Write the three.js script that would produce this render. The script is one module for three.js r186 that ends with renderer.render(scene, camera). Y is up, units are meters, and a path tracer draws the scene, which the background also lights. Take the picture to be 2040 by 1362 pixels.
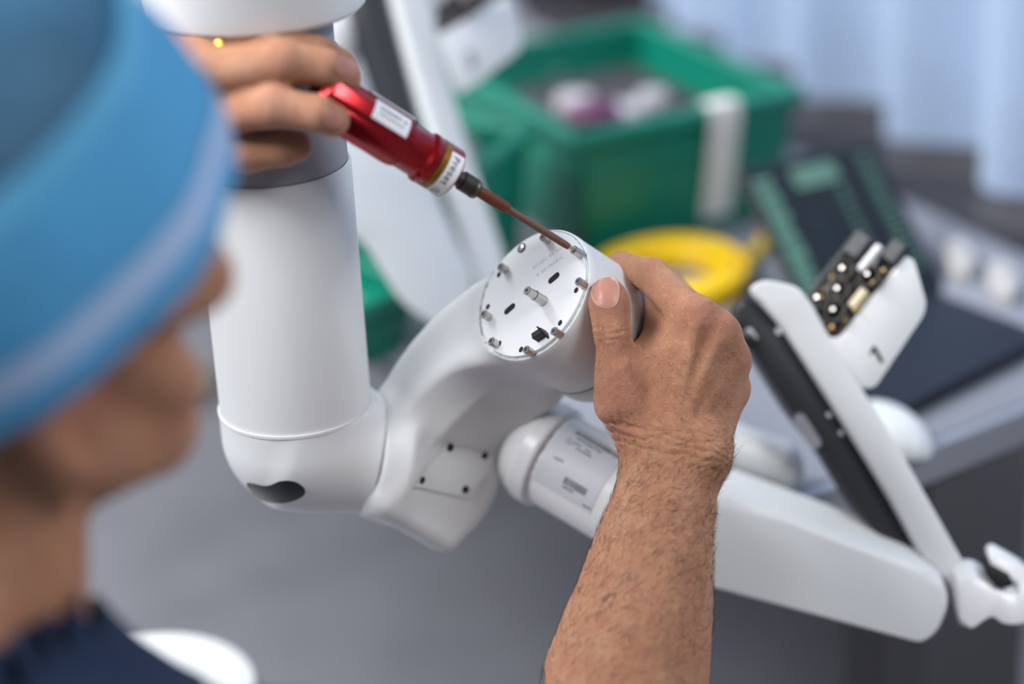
import * as THREE from 'three';
import { mergeGeometries, mergeVertices, toCreasedNormals } from 'three/addons/utils/BufferGeometryUtils.js';
import { RoundedBoxGeometry } from 'three/addons/geometries/RoundedBoxGeometry.js';
import { RectAreaLightUniformsLib } from 'three/addons/lights/RectAreaLightUniformsLib.js';

// ---------------------------------------------------------------- camera, light, exposure
const F = 4400, PX = 1020, PY = 681, DF = 1.4716;              // focal length in pixels of the 2040x1362 frame; focus depth
const BENCH_Y = 0.90;
const scene = new THREE.Scene();
scene.background = new THREE.Color(0x0a0b0d);
const camera = new THREE.PerspectiveCamera(2 * Math.atan(681 / F) * 180 / Math.PI, 2040 / 1362, 0.05, 40);
camera.position.set(0, 1.69, 0);
camera.rotation.set(-24 * Math.PI / 180, 0, -3 * Math.PI / 180);
camera.focus = 1.452; camera.userData.fStop = 1.42;
camera.updateMatrixWorld(true); scene.add(camera);
const renderer = new THREE.WebGLRenderer({ antialias: true });
renderer.toneMapping = THREE.LinearToneMapping; renderer.toneMappingExposure = 0.75;
renderer.shadowMap.enabled = true; renderer.shadowMap.type = THREE.PCFSoftShadowMap;
RectAreaLightUniformsLib.init();
const ROOM = { x0: -3.2, x1: 3.4, z0: -4.6, z1: 2.4, h: 2.9 };
// ceiling light panels: centre x, z, size x, size z, strength
const PANELS = [[-1.5, -3.2, 0.8, 1.6, 14], [-1.6, -1.05, 1.0, 2.0, 36], [1.2, -2.9, 0.6, 1.8, 16], [1.5, -0.2, 0.6, 1.4, 25]];
const LIGHT = 0xf8f9fc;
for (const [x, z, w, l, k] of PANELS) {
  const a = new THREE.RectAreaLight(LIGHT, k, w, l);
  a.position.set(x, ROOM.h - 0.075, z); a.lookAt(x, 0, z); a.castShadow = true; scene.add(a);
}

// ---------------------------------------------------------------- helpers
const V = (x, y, z) => new THREE.Vector3(x, y, z);
const CAM = camera.matrixWorld.clone();
const dirW = (x, y, z) => V(x, y, z).transformDirection(CAM);   // camera-frame direction -> world
const P = (px, py, d) => V((px - PX) / F * d, -(py - PY) / F * d, -d).applyMatrix4(CAM);
const EYE = camera.position;
function onY(px, py, y) { const d = dirW((px - PX) / F, -(py - PY) / F, -1); return EYE.clone().addScaledVector(d, (y - EYE.y) / d.y); }
function onPlane(px, py, o, n) { const d = dirW((px - PX) / F, -(py - PY) / F, -1); return EYE.clone().addScaledVector(d, o.clone().sub(EYE).dot(n) / d.dot(n)); }
let seed = 7; const rnd = () => { seed = (seed * 1664525 + 1013904223) >>> 0; return seed / 4294967296; };
const rr = (a, b) => a + (b - a) * rnd();
const hash = (x, y, z) => { let h = Math.imul(x, 374761393) ^ Math.imul(y, 668265263) ^ Math.imul(z, 2147483647 - 1013); h = Math.imul(h ^ (h >>> 13), 1274126177); return ((h ^ (h >>> 16)) >>> 0) / 4294967296; };
function noise(x, y, z) {
  const i = Math.floor(x), j = Math.floor(y), k = Math.floor(z); let u = x - i, v = y - j, w = z - k;
  u = u * u * (3 - 2 * u); v = v * v * (3 - 2 * v); w = w * w * (3 - 2 * w);
  const L = (a, b, t) => a + (b - a) * t;
  return L(L(L(hash(i, j, k), hash(i + 1, j, k), u), L(hash(i, j + 1, k), hash(i + 1, j + 1, k), u), v),
    L(L(hash(i, j, k + 1), hash(i + 1, j, k + 1), u), L(hash(i, j + 1, k + 1), hash(i + 1, j + 1, k + 1), u), v), w) * 2 - 1;
}
const fbm = (x, y, z, o = 3) => { let s = 0, a = 0.5; for (let i = 0; i < o; i++) { s += a * noise(x, y, z); x *= 2.03; y *= 2.03; z *= 2.03; a *= 0.5; } return s; };

const names = new Map();
function numbered(n) { const k = names.get(n) ?? 0; names.set(n, k + 1); return k ? n + '_' + String(k).padStart(3, '0') : n; }
const shade = (m) => { m.castShadow = true; m.receiveShadow = true; return m; };
function thing(name, label, category, at = V(0, 0, 0), group) {
  const o = new THREE.Group(); o.name = numbered(name); o.position.copy(at); scene.add(o);
  o.userData = { label, category }; if (group) o.userData.group = group; return o;
}
// part(): geometry given in world coordinates, stored relative to the parent
function worldPos(o) { const p = V(0, 0, 0); for (let q = o; q && q !== scene; q = q.parent) p.add(q.position); return p; }
function part(name, geo, mat, parent, label) {
  const g = geo.clone(), w = worldPos(parent); g.translate(-w.x, -w.y, -w.z);
  const m = shade(new THREE.Mesh(g, mat)); m.name = name; parent.add(m); if (label) m.userData.label = label; return m;
}
function single(name, geo, mat, label, category, group) {
  geo.computeBoundingBox(); const b = geo.boundingBox, c = V((b.min.x + b.max.x) / 2, b.min.y, (b.min.z + b.max.z) / 2);
  const g = geo.clone(); g.translate(-c.x, -c.y, -c.z);
  const m = shade(new THREE.Mesh(g, mat)); m.name = numbered(name); m.position.copy(c); scene.add(m);
  m.userData = { label, category }; if (group) m.userData.group = group; return m;
}
function structure(name, geo, mat, label) { const m = shade(new THREE.Mesh(geo, mat)); m.name = name; m.userData = { label, category: name.split('_')[0], kind: 'structure' }; scene.add(m); return m; }
const basis = (x, y, z, o) => new THREE.Matrix4().makeBasis(x, y, z).setPosition(o);
const quatY = (dir) => new THREE.Quaternion().setFromUnitVectors(V(0, 1, 0), dir.clone().normalize());
function place(geo, origin, dir) { return geo.applyMatrix4(new THREE.Matrix4().compose(origin, quatY(dir), V(1, 1, 1))); }   // local +y -> dir
function cyl(a, b, r0, r1 = r0, seg = 32) { const d = b.clone().sub(a), l = d.length(); const g = new THREE.CylinderGeometry(r1, r0, l, seg); return place(g, a.clone().lerp(b, 0.5), d); }
function lathe(prof, origin, dir, seg = 48) {                  // turned profile [radius, height]; smooth round, creased where the profile bends sharply
  const pos = [], nor = [], uv = [], idx = [], m = prof.length - 1, sn = [];
  for (let j = 0; j < m; j++) { const dr = prof[j + 1][0] - prof[j][0], dy = prof[j + 1][1] - prof[j][1], l = Math.hypot(dr, dy) || 1; sn.push([dy / l, -dr / l]); }
  const flip = prof[0][1] > prof[m][1] ? -1 : 1;
  for (let j = 0; j < m; j++) {
    const pick = (k) => { if (k < 0 || k >= m) return sn[j]; const a = sn[j], b = sn[k]; if (a[0] * b[0] + a[1] * b[1] < 0.83) return a; const x = a[0] + b[0], y = a[1] + b[1], l = Math.hypot(x, y); return [x / l, y / l]; }, n0 = pick(j - 1), n1 = pick(j + 1), base = pos.length / 3;
    for (let e = 0; e < 2; e++) for (let i = 0; i <= seg; i++) { const a = i / seg * 2 * Math.PI, c = Math.cos(a), s = Math.sin(a), [r, y] = prof[j + e], n = e ? n1 : n0; pos.push(r * c, y, r * s); nor.push(flip * n[0] * c, flip * n[1], flip * n[0] * s); uv.push(i / seg, (j + e) / m); }
    for (let i = 0; i < seg; i++) { const a = base + i, b = a + seg + 1; if (flip > 0) idx.push(a, b, a + 1, a + 1, b, b + 1); else idx.push(a, a + 1, b, a + 1, b + 1, b); }
  }
  const g = new THREE.BufferGeometry(); g.setAttribute('position', new THREE.Float32BufferAttribute(pos, 3)); g.setAttribute('normal', new THREE.Float32BufferAttribute(nor, 3)); g.setAttribute('uv', new THREE.Float32BufferAttribute(uv, 2)); g.setIndex(idx); return place(g, origin, dir);
}
function box(w, h, d, m, r = 0.002) { const g = new RoundedBoxGeometry(w, h, d, 2, Math.min(r, w / 2.1, h / 2.1, d / 2.1)); return m ? g.applyMatrix4(m) : g; }
const catmull = (pts, closed = false) => new THREE.CatmullRomCurve3(pts, closed, 'centripetal');
function tube(pts, r, seg = 40, rs = 8, closed = false) { return new THREE.TubeGeometry(catmull(pts, closed), seg, r, rs, closed); }
function merge(list) { return mergeGeometries(list.map((g) => { const q = g.index ? g.toNonIndexed() : g.clone(); for (const k of Object.keys(q.attributes)) if (!['position', 'normal', 'uv'].includes(k)) q.deleteAttribute(k); if (!q.attributes.uv) q.setAttribute('uv', new THREE.BufferAttribute(new Float32Array(q.attributes.position.count * 2), 2)); return q; })); }
function roundShape(p2, r) {
  const s = new THREE.Shape(), n = p2.length;
  for (let i = 0; i < n; i++) {
    const a = p2[(i + n - 1) % n], b = p2[i], c = p2[(i + 1) % n], rad = b.r ?? r;
    const la = a.distanceTo(b), lc = c.distanceTo(b), t = Math.min(rad, la * 0.45, lc * 0.45);
    const q0 = b.clone().lerp(a, t / la), q1 = b.clone().lerp(c, t / lc);
    if (i) s.lineTo(q0.x, q0.y); else s.moveTo(q0.x, q0.y);
    s.quadraticCurveTo(b.x, b.y, q1.x, q1.y);
  }
  s.closePath(); return s;
}
// a slab: polygon of world points (its face) pushed along the vector E, corners rounded by r, edges bevelled by b
function prism(pts, E, r = 0.004, b = 0.0015, crease = 0.7) {
  const N = V(0, 0, 0), n = pts.length;
  for (let i = 0; i < n; i++) N.add(pts[i].clone().cross(pts[(i + 1) % n]));
  N.normalize(); if (N.dot(E) < 0) N.negate();
  const o = pts.reduce((s, p) => s.add(p), V(0, 0, 0)).multiplyScalar(1 / n);
  const X = pts[1].clone().sub(pts[0]); X.addScaledVector(N, -X.dot(N)).normalize(); const Y = N.clone().cross(X);
  const p2 = pts.map((p) => { const d = p.clone().sub(o), q = new THREE.Vector2(d.dot(X), d.dot(Y)); if (p.r !== undefined) q.r = p.r; return q; });
  const h = E.dot(N), g = new THREE.ExtrudeGeometry(roundShape(p2, r), { depth: Math.max(1e-5, h - 2 * b), bevelEnabled: b > 0, bevelThickness: b, bevelSize: b, bevelOffset: -b, bevelSegments: 3, curveSegments: 8 });
  const S = E.clone().multiplyScalar(1 / h), A = g.attributes.position;
  for (let i = 0; i < A.count; i++) { const x = A.getX(i), y = A.getY(i), z = A.getZ(i) + b; const q = o.clone().addScaledVector(X, x).addScaledVector(Y, y).addScaledVector(S, z); A.setXYZ(i, q.x, q.y, q.z); }
  g.deleteAttribute('normal'); return toCreasedNormals(g, crease);
}

// ---------------------------------------------------------------- distance fields and their mesher
const { abs, min, max, sqrt, hypot, exp, cos, sin, PI } = Math;
const clamp = (x, a, b) => x < a ? a : x > b ? b : x;
const smin = (a, b, k) => { const h = max(k - abs(a - b), 0) / k; return min(a, b) - h * h * k * 0.25; };
const smax = (a, b, k) => -smin(-a, -b, k);
function capsule(A, B, ra, rb) {
  const ax = A.x, ay = A.y, az = A.z, bx = B.x - ax, by = B.y - ay, bz = B.z - az, l2 = bx * bx + by * by + bz * bz || 1e-12;
  return (x, y, z) => { x -= ax; y -= ay; z -= az; const t = clamp((x * bx + y * by + z * bz) / l2, 0, 1); return hypot(x - t * bx, y - t * by, z - t * bz) - (ra + (rb - ra) * t); };
}
function ellipsoid(C, X, Y, Z, a, b, c) {
  const k = min(a, b, c);
  return (x, y, z) => {
    x -= C.x; y -= C.y; z -= C.z;
    const u = (x * X.x + y * X.y + z * X.z), v = (x * Y.x + y * Y.y + z * Y.z), w = (x * Z.x + y * Z.y + z * Z.z);
    const k0 = hypot(u / a, v / b, w / c), k1 = hypot(u / (a * a), v / (b * b), w / (c * c));
    return k1 < 1e-9 ? -k : k0 * (k0 - 1) / k1;
  };
}
function cylinder(A, B, R, r = 0.002) {                       // rounded edges r
  const d = B.clone().sub(A), L = d.length(); d.normalize();
  return (x, y, z) => { x -= A.x; y -= A.y; z -= A.z; const t = x * d.x + y * d.y + z * d.z, q = sqrt(max(0, x * x + y * y + z * z - t * t)); const a = q - R + r, b = abs(t - L / 2) - L / 2 + r; return min(max(a, b), 0) + hypot(max(a, 0), max(b, 0)) - r; };
}
// an elliptical limb: stations {p, ra (along side), rb (along normal)}
function limb(st, side, n = 28) {
  const c = catmull(st.map((s) => s.p)), N = st.length - 1, S = [];
  for (let i = 0; i <= n; i++) {
    const t = i / n, f = t * N, k = min(N - 1, Math.floor(f)), w = f - k, T = c.getTangent(t);
    const a = side.clone().addScaledVector(T, -side.dot(T)).normalize(), b = T.clone().cross(a);
    S.push({ p: c.getPoint(t), T, a, b, ra: st[k].ra + (st[k + 1].ra - st[k].ra) * w, rb: st[k].rb + (st[k + 1].rb - st[k].rb) * w });
  }
  return (x, y, z) => {
    let bi = 0, bd = 1e9;
    for (let i = 0; i <= n; i++) { const s = S[i].p, d = (x - s.x) ** 2 + (y - s.y) ** 2 + (z - s.z) ** 2; if (d < bd) { bd = d; bi = i; } }
    const s = S[bi], dx = x - s.p.x, dy = y - s.p.y, dz = z - s.p.z;
    const t = dx * s.T.x + dy * s.T.y + dz * s.T.z;
    let ra = s.ra, rb = s.rb; const o = S[clamp(bi + (t > 0 ? 1 : -1), 0, n)];
    if (o !== s) { const L = s.p.distanceTo(o.p), w = min(1, abs(t) / L); ra += (o.ra - ra) * w; rb += (o.rb - rb) * w; }
    const u = dx * s.a.x + dy * s.a.y + dz * s.a.z, v = dx * s.b.x + dy * s.b.y + dz * s.b.z;
    let k0 = hypot(u / ra, v / rb), k1 = hypot(u / (ra * ra), v / (rb * rb)), d = k1 < 1e-6 ? -min(ra, rb) : k0 * (k0 - 1) / k1;
    if ((bi === 0 && t < 0) || (bi === n && t > 0)) d = d > 0 ? hypot(d, t) : max(d, abs(t) - min(ra, rb) * 0.3);
    return d;
  };
}
// a bar with a polygonal section given by rails of world points (one rail per corner), corners rounded by r
function railBar(rails, r, n = 30) {
  const curves = rails.map((q) => catmull(q)), m = rails.length, S = [];
  const pts = []; for (let i = 0; i <= n; i++) pts.push(curves.map((c) => c.getPoint(i / n)));
  const cen = pts.map((q) => q.reduce((s, p) => s.add(p), V(0, 0, 0)).multiplyScalar(1 / m)), cc = catmull(cen);
  for (let i = 0; i <= n; i++) {
    const T = (i === 0 ? cen[1].clone().sub(cen[0]) : i === n ? cen[n].clone().sub(cen[n - 1]) : cen[i + 1].clone().sub(cen[i - 1])).normalize();
    const ref = pts[i][0].clone().sub(cen[i]); const a = ref.addScaledVector(T, -ref.dot(T)).normalize(), b = T.clone().cross(a);
    const poly = pts[i].map((p) => { const d = p.clone().sub(cen[i]); let u = d.dot(a), v = d.dot(b); const l = hypot(u, v), k = max(0.2, (l - r * 1.25) / l); return [u * k, v * k]; });
    S.push({ p: cen[i], T, a, b, poly });
  }
  const poly2 = (u, v, p, q, w) => {
    let d = 1e9, inside = false;
    for (let i = 0, j = m - 1; i < m; j = i++) {
      const xi = p[i][0] + (q[i][0] - p[i][0]) * w, yi = p[i][1] + (q[i][1] - p[i][1]) * w, xj = p[j][0] + (q[j][0] - p[j][0]) * w, yj = p[j][1] + (q[j][1] - p[j][1]) * w;
      const ex = xj - xi, ey = yj - yi, wx = u - xi, wy = v - yi, t = clamp((wx * ex + wy * ey) / (ex * ex + ey * ey + 1e-12), 0, 1);
      d = min(d, (wx - ex * t) ** 2 + (wy - ey * t) ** 2);
      if ((yi > v) !== (yj > v) && u < (xj - xi) * (v - yi) / (yj - yi) + xi) inside = !inside;
    }
    return (inside ? -1 : 1) * sqrt(d) - r;
  };
  return (x, y, z) => {
    let bi = 0, bd = 1e9;
    for (let i = 0; i < n; i++) {
      const A = S[i], B = S[i + 1]; const mx = (A.p.x + B.p.x) / 2, my = (A.p.y + B.p.y) / 2, mz = (A.p.z + B.p.z) / 2;
      const d = (x - mx) ** 2 + (y - my) ** 2 + (z - mz) ** 2; if (d < bd) { bd = d; bi = i; }
    }
    let best = 1e9;
    for (let i = max(0, bi - 1); i <= min(n - 1, bi + 1); i++) {
      const A = S[i], B = S[i + 1];
      const ta = (x - A.p.x) * A.T.x + (y - A.p.y) * A.T.y + (z - A.p.z) * A.T.z, tb = (x - B.p.x) * B.T.x + (y - B.p.y) * B.T.y + (z - B.p.z) * B.T.z;
      let w = ta / (ta - tb || 1e-9); if (ta < 0 && i > 0) continue; if (tb > 0 && i < n - 1) continue;
      w = clamp(w, 0, 1); const o = { x: A.p.x + (B.p.x - A.p.x) * w, y: A.p.y + (B.p.y - A.p.y) * w, z: A.p.z + (B.p.z - A.p.z) * w };
      const ax = A.a.x + (B.a.x - A.a.x) * w, ay = A.a.y + (B.a.y - A.a.y) * w, az = A.a.z + (B.a.z - A.a.z) * w, bx = A.b.x + (B.b.x - A.b.x) * w, by = A.b.y + (B.b.y - A.b.y) * w, bz = A.b.z + (B.b.z - A.b.z) * w;
      let d = poly2((x - o.x) * ax + (y - o.y) * ay + (z - o.z) * az, (x - o.x) * bx + (y - o.y) * by + (z - o.z) * bz, A.poly, B.poly, w);
      const over = i === 0 && ta < 0 ? -ta : i === n - 1 && tb > 0 ? tb : 0;
      if (over) { const q = over, e = d + r, g = q; d = min(max(e, g), 0) + hypot(max(e, 0), max(g, 0)) - r; }
      best = min(best, d);
    }
    return best < 1e8 ? best : sqrt(bd);
  };
}
function mesh(f, lo, hi, h, opt = {}) {
  const nx = Math.ceil((hi.x - lo.x) / h) + 1, ny = Math.ceil((hi.y - lo.y) / h) + 1, nz = Math.ceil((hi.z - lo.z) / h) + 1, B = 6;
  const val = new Float32Array(nx * ny * nz).fill(1e3), id = (i, j, k) => i + nx * (j + ny * k);
  const blocks = [];
  for (let k = 0; k < nz; k += B) for (let j = 0; j < ny; j += B) for (let i = 0; i < nx; i += B) {
    const c = f(lo.x + (i + B / 2) * h, lo.y + (j + B / 2) * h, lo.z + (k + B / 2) * h);
    if (abs(c) > B * h * 0.867 * 1.9) { if (c < 0) for (let c2 = k; c2 <= min(nz - 1, k + B); c2++) for (let b2 = j; b2 <= min(ny - 1, j + B); b2++) for (let a2 = i; a2 <= min(nx - 1, i + B); a2++) if (val[id(a2, b2, c2)] === 1e3) val[id(a2, b2, c2)] = -1e2; continue; }
    blocks.push([i, j, k]);
    for (let c2 = k; c2 <= min(nz - 1, k + B); c2++) for (let b2 = j; b2 <= min(ny - 1, j + B); b2++) for (let a2 = i; a2 <= min(nx - 1, i + B); a2++) { const q = id(a2, b2, c2); if (abs(val[q]) > 50) val[q] = f(lo.x + a2 * h, lo.y + b2 * h, lo.z + c2 * h); }
  }
  const vid = new Map(), pos = [], idx = [];
  const off = [[0, 0, 0], [1, 0, 0], [0, 1, 0], [1, 1, 0], [0, 0, 1], [1, 0, 1], [0, 1, 1], [1, 1, 1]], edges = [[0, 1], [2, 3], [4, 5], [6, 7], [0, 2], [1, 3], [4, 6], [5, 7], [0, 4], [1, 5], [2, 6], [3, 7]];
  for (const [bi, bj, bk] of blocks) for (let k = bk; k < min(nz - 1, bk + B); k++) for (let j = bj; j < min(ny - 1, bj + B); j++) for (let i = bi; i < min(nx - 1, bi + B); i++) {
    let m = 0; const v = off.map(([a, b, c], q) => { const w = val[id(i + a, j + b, k + c)]; if (w < 0) m |= 1 << q; return w; });
    if (m === 0 || m === 255) continue;
    let x = 0, y = 0, z = 0, n = 0;
    for (const [a, b] of edges) if ((v[a] < 0) !== (v[b] < 0)) { const t = v[a] / (v[a] - v[b]); x += off[a][0] + (off[b][0] - off[a][0]) * t; y += off[a][1] + (off[b][1] - off[a][1]) * t; z += off[a][2] + (off[b][2] - off[a][2]) * t; n++; }
    vid.set(id(i, j, k), pos.length / 3); pos.push(lo.x + (i + x / n) * h, lo.y + (j + y / n) * h, lo.z + (k + z / n) * h);
  }
  const quad = (a, b, c, d, flip) => { if (a === undefined || b === undefined || c === undefined || d === undefined) return; if (flip) idx.push(a, c, b, a, d, c); else idx.push(a, b, c, a, c, d); };
  for (const [bi, bj, bk] of blocks) for (let k = bk; k < min(nz - 1, bk + B); k++) for (let j = bj; j < min(ny - 1, bj + B); j++) for (let i = bi; i < min(nx - 1, bi + B); i++) {
    const s = val[id(i, j, k)] < 0, g = (a, b, c) => vid.get(id(a, b, c));
    if (j && k && s !== val[id(i + 1, j, k)] < 0) quad(g(i, j - 1, k - 1), g(i, j, k - 1), g(i, j, k), g(i, j - 1, k), !s);
    if (i && k && s !== val[id(i, j + 1, k)] < 0) quad(g(i - 1, j, k - 1), g(i - 1, j, k), g(i, j, k), g(i, j, k - 1), !s);
    if (i && j && s !== val[id(i, j, k + 1)] < 0) quad(g(i - 1, j - 1, k), g(i, j - 1, k), g(i, j, k), g(i - 1, j, k), !s);
  }
  const nor = new Float32Array(pos.length), e = h * (opt.ne ?? 0.35);
  for (let q = 0; q < pos.length; q += 3) {
    let [x, y, z] = [pos[q], pos[q + 1], pos[q + 2]], gx, gy, gz;
    for (let it = 0; it < 3; it++) {
      gx = f(x + e, y, z) - f(x - e, y, z); gy = f(x, y + e, z) - f(x, y - e, z); gz = f(x, y, z + e) - f(x, y, z - e);
      const l = hypot(gx, gy, gz) || 1; gx /= l; gy /= l; gz /= l;
      if (it < 2) { const d = clamp(f(x, y, z), -h * 0.5, h * 0.5) * 0.9; x -= gx * d; y -= gy * d; z -= gz * d; }
    }
    pos[q] = x; pos[q + 1] = y; pos[q + 2] = z; nor[q] = gx; nor[q + 1] = gy; nor[q + 2] = gz;
  }
  const g = new THREE.BufferGeometry();
  g.setAttribute('position', new THREE.Float32BufferAttribute(pos, 3)); g.setAttribute('normal', new THREE.BufferAttribute(nor, 3)); g.setIndex(idx);
  const uv = new Float32Array(pos.length / 3 * 2), U = opt.u ?? V(1, 0, 0), W = opt.v ?? V(0, 1, 0), s = opt.uvScale ?? 1;
  for (let i = 0; i < uv.length / 2; i++) { const x = pos[3 * i], y = pos[3 * i + 1], z = pos[3 * i + 2]; uv[2 * i] = (x * U.x + y * U.y + z * U.z) * s; uv[2 * i + 1] = (x * W.x + y * W.y + z * W.z) * s; }
  g.setAttribute('uv', new THREE.BufferAttribute(uv, 2));
  return g;
}
const bounds = (pts, m) => { const b = new THREE.Box3().setFromPoints(pts); return [b.min.addScalar(-m), b.max.addScalar(m)]; };
const grad = (f, p, e = 5e-4) => V(f(p.x + e, p.y, p.z) - f(p.x - e, p.y, p.z), f(p.x, p.y + e, p.z) - f(p.x, p.y - e, p.z), f(p.x, p.y, p.z + e) - f(p.x, p.y, p.z - e)).normalize();
function hit(f, px, py, d0 = 0.9, d1 = 2) {                     // where a line of sight meets a surface
  const a = P(px, py, d0), b = P(px, py, d1), L = a.distanceTo(b), dir = b.clone().sub(a).normalize(); let t = 0, bt = 0, bd = 1e9;
  for (let i = 0; i < 400 && t < L; i++) { const q = a.clone().addScaledVector(dir, t), d = f(q.x, q.y, q.z); if (d < bd) { bd = d; bt = t; } if (d < 5e-5) break; t += max(d * 0.7, 5e-5); }
  const q = a.addScaledVector(dir, bt); for (let i = 0; i < 3; i++) q.addScaledVector(grad(f, q), -f(q.x, q.y, q.z)); return q;
}
// a thin sheet lying on a surface, outline given by sight lines
function sheet(f, poly, off = 0.0004, rings = 6, per = 6) {
  const q = []; for (let i = 0; i < poly.length; i++) for (let k = 0; k < per; k++) { const a = poly[i], b = poly[(i + 1) % poly.length], c = poly[(i + poly.length - 1) % poly.length], e = poly[(i + 2) % poly.length], t = k / per; const h = (j) => 0.5 * (2 * a[j] + (b[j] - c[j]) * t + (2 * c[j] - 5 * a[j] + 4 * b[j] - e[j]) * t * t + (3 * a[j] - c[j] - 3 * b[j] + e[j]) * t ** 3); q.push([h(0), h(1)]); }
  const cx = q.reduce((s, p) => s + p[0], 0) / q.length, cy = q.reduce((s, p) => s + p[1], 0) / q.length, n = q.length, pos = [], nor = [], idx = [];
  const add = (x, y, o = off) => { const p = hit(f, x, y), g = grad(f, p); p.addScaledVector(g, o); pos.push(p.x, p.y, p.z); nor.push(g.x, g.y, g.z); };
  add(cx, cy);
  for (let r = 1; r <= rings + 1; r++) for (const [x, y] of q) { const k = min(1, r / rings); add(cx + (x - cx) * k, cy + (y - cy) * k, r > rings ? -0.0005 : off); }
  for (let i = 0; i < n; i++) idx.push(0, 1 + (i + 1) % n, 1 + i);
  for (let r = 0; r < rings; r++) for (let i = 0; i < n; i++) { const a = 1 + r * n + i, b = 1 + r * n + (i + 1) % n; idx.push(a, b, b + n, a, b + n, a + n); }
  const g = new THREE.BufferGeometry(); g.setAttribute('position', new THREE.Float32BufferAttribute(pos, 3)); g.setAttribute('normal', new THREE.Float32BufferAttribute(nor, 3)); g.setIndex(idx); return g;
}

// ---------------------------------------------------------------- textures and materials
function canvasTex(w, h, draw, srgb = true) { const c = document.createElement('canvas'); c.width = w; c.height = h; const x = c.getContext('2d'); draw(x, w, h); const t = new THREE.CanvasTexture(c); if (srgb) t.colorSpace = THREE.SRGBColorSpace; t.wrapS = t.wrapT = THREE.RepeatWrapping; return t; }
function dataTex(n, fn, srgb = false) { const a = new Uint8Array(n * n * 4); for (let j = 0; j < n; j++) for (let i = 0; i < n; i++) { const c = fn(i, j), q = 4 * (i + n * j); if (typeof c === 'number') a[q] = a[q + 1] = a[q + 2] = c; else { a[q] = c[0]; a[q + 1] = c[1]; a[q + 2] = c[2]; } a[q + 3] = 255; } const t = new THREE.DataTexture(a, n, n); t.magFilter = THREE.LinearFilter; t.minFilter = THREE.LinearMipmapLinearFilter; t.generateMipmaps = true; t.wrapS = t.wrapT = THREE.RepeatWrapping; if (srgb) t.colorSpace = THREE.SRGBColorSpace; t.needsUpdate = true; return t; }
const std = (o) => new THREE.MeshStandardMaterial(o), phy = (o) => new THREE.MeshPhysicalMaterial(o);
const M = {
  white: phy({ color: 0xdadcdc, roughness: 0.42 }),
  whiteGloss: phy({ color: 0xdededf, roughness: 0.3 }),
  greyPlastic: phy({ color: 0x93959b, roughness: 0.5 }),
  seam: std({ color: 0x4a4c50, roughness: 0.6 }),
  black: phy({ color: 0x0d1015, roughness: 0.45 }),
  darkBody: phy({ color: 0x2b2d31, roughness: 0.45 }),
  steel: std({ color: 0xc6c3bd, roughness: 0.26, metalness: 1 }),
  darkSteel: std({ color: 0x4a4742, roughness: 0.5, metalness: 0.8 }),
  brass: std({ color: 0x9a7c50, roughness: 0.45, metalness: 0.9 }),
  hole: std({ color: 0x0b0b0c, roughness: 0.8 }),
  red: phy({ color: 0x9c0712, roughness: 0.25, metalness: 0.75, clearcoat: 0.4, clearcoatRoughness: 0.15 }),
  gold: std({ color: 0xd2a23c, roughness: 0.34, metalness: 1 }),
  green: phy({ color: 0x007560, roughness: 0.42 }),
  yellow: phy({ color: 0xefc400, roughness: 0.4 }),
  navy: phy({ color: 0x0b1222, roughness: 0.5 }),
  wall: std({ color: 0x9c9ea2, roughness: 0.9 }),
  ceiling: std({ color: 0xa0a3a8, roughness: 0.9 }),
  paper: std({ color: 0xe9e9ea, roughness: 0.6 }),
};

// ---------------------------------------------------------------- the room
const slab = (x0, x1, y0, y1, z0, z1) => { const g = new THREE.BoxGeometry(x1 - x0, y1 - y0, z1 - z0); g.translate((x0 + x1) / 2, (y0 + y1) / 2, (z0 + z1) / 2); return g; };
const speck = dataTex(512, (i, j) => 128 + 60 * noise(i / 5, j / 5, 3) + 60 * noise(i / 1.7, j / 1.7, 9));
M.floor = phy({ color: 0x818289, roughness: 0.34, map: dataTex(512, (i, j) => { const s = 236 + 14 * noise(i / 3, j / 3, 1) + 10 * noise(i / 40, j / 40, 5); return [s, s, s]; }, true) });
const floorGeo = slab(ROOM.x0 - 0.1, ROOM.x1 + 0.1, -0.1, 0, ROOM.z0 - 0.1, ROOM.z1 + 0.1);
{ const p = floorGeo.attributes.position, u = floorGeo.attributes.uv; for (let i = 0; i < p.count; i++) u.setXY(i, p.getX(i) * 1.6, p.getZ(i) * 1.6); }
structure('floor', floorGeo, M.floor, 'grey polished floor under the workbench');
structure('ceiling', slab(ROOM.x0 - 0.1, ROOM.x1 + 0.1, ROOM.h, ROOM.h + 0.1, ROOM.z0 - 0.1, ROOM.z1 + 0.1), M.ceiling, 'pale ceiling with light panels');
structure('wall_left', slab(ROOM.x0 - 0.1, ROOM.x0, 0, ROOM.h, ROOM.z0 - 0.1, ROOM.z1 + 0.1), M.wall, 'plain grey wall beside the person');
structure('wall_right', slab(ROOM.x1, ROOM.x1 + 0.1, 0, ROOM.h, ROOM.z0 - 0.1, ROOM.z1 + 0.1), M.wall, 'plain grey wall beyond the blue curtain');
structure('wall_back', slab(ROOM.x0, ROOM.x1, 0, ROOM.h, ROOM.z0 - 0.1, ROOM.z0), M.wall, 'plain grey wall far behind the green crates');
structure('wall_front', slab(ROOM.x0, ROOM.x1, 0, ROOM.h, ROOM.z1, ROOM.z1 + 0.1), M.wall, 'plain grey wall opposite the green crates');
M.glow = std({ color: 0xffffff, emissive: LIGHT, emissiveIntensity: 2.2, roughness: 0.6 });
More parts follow.
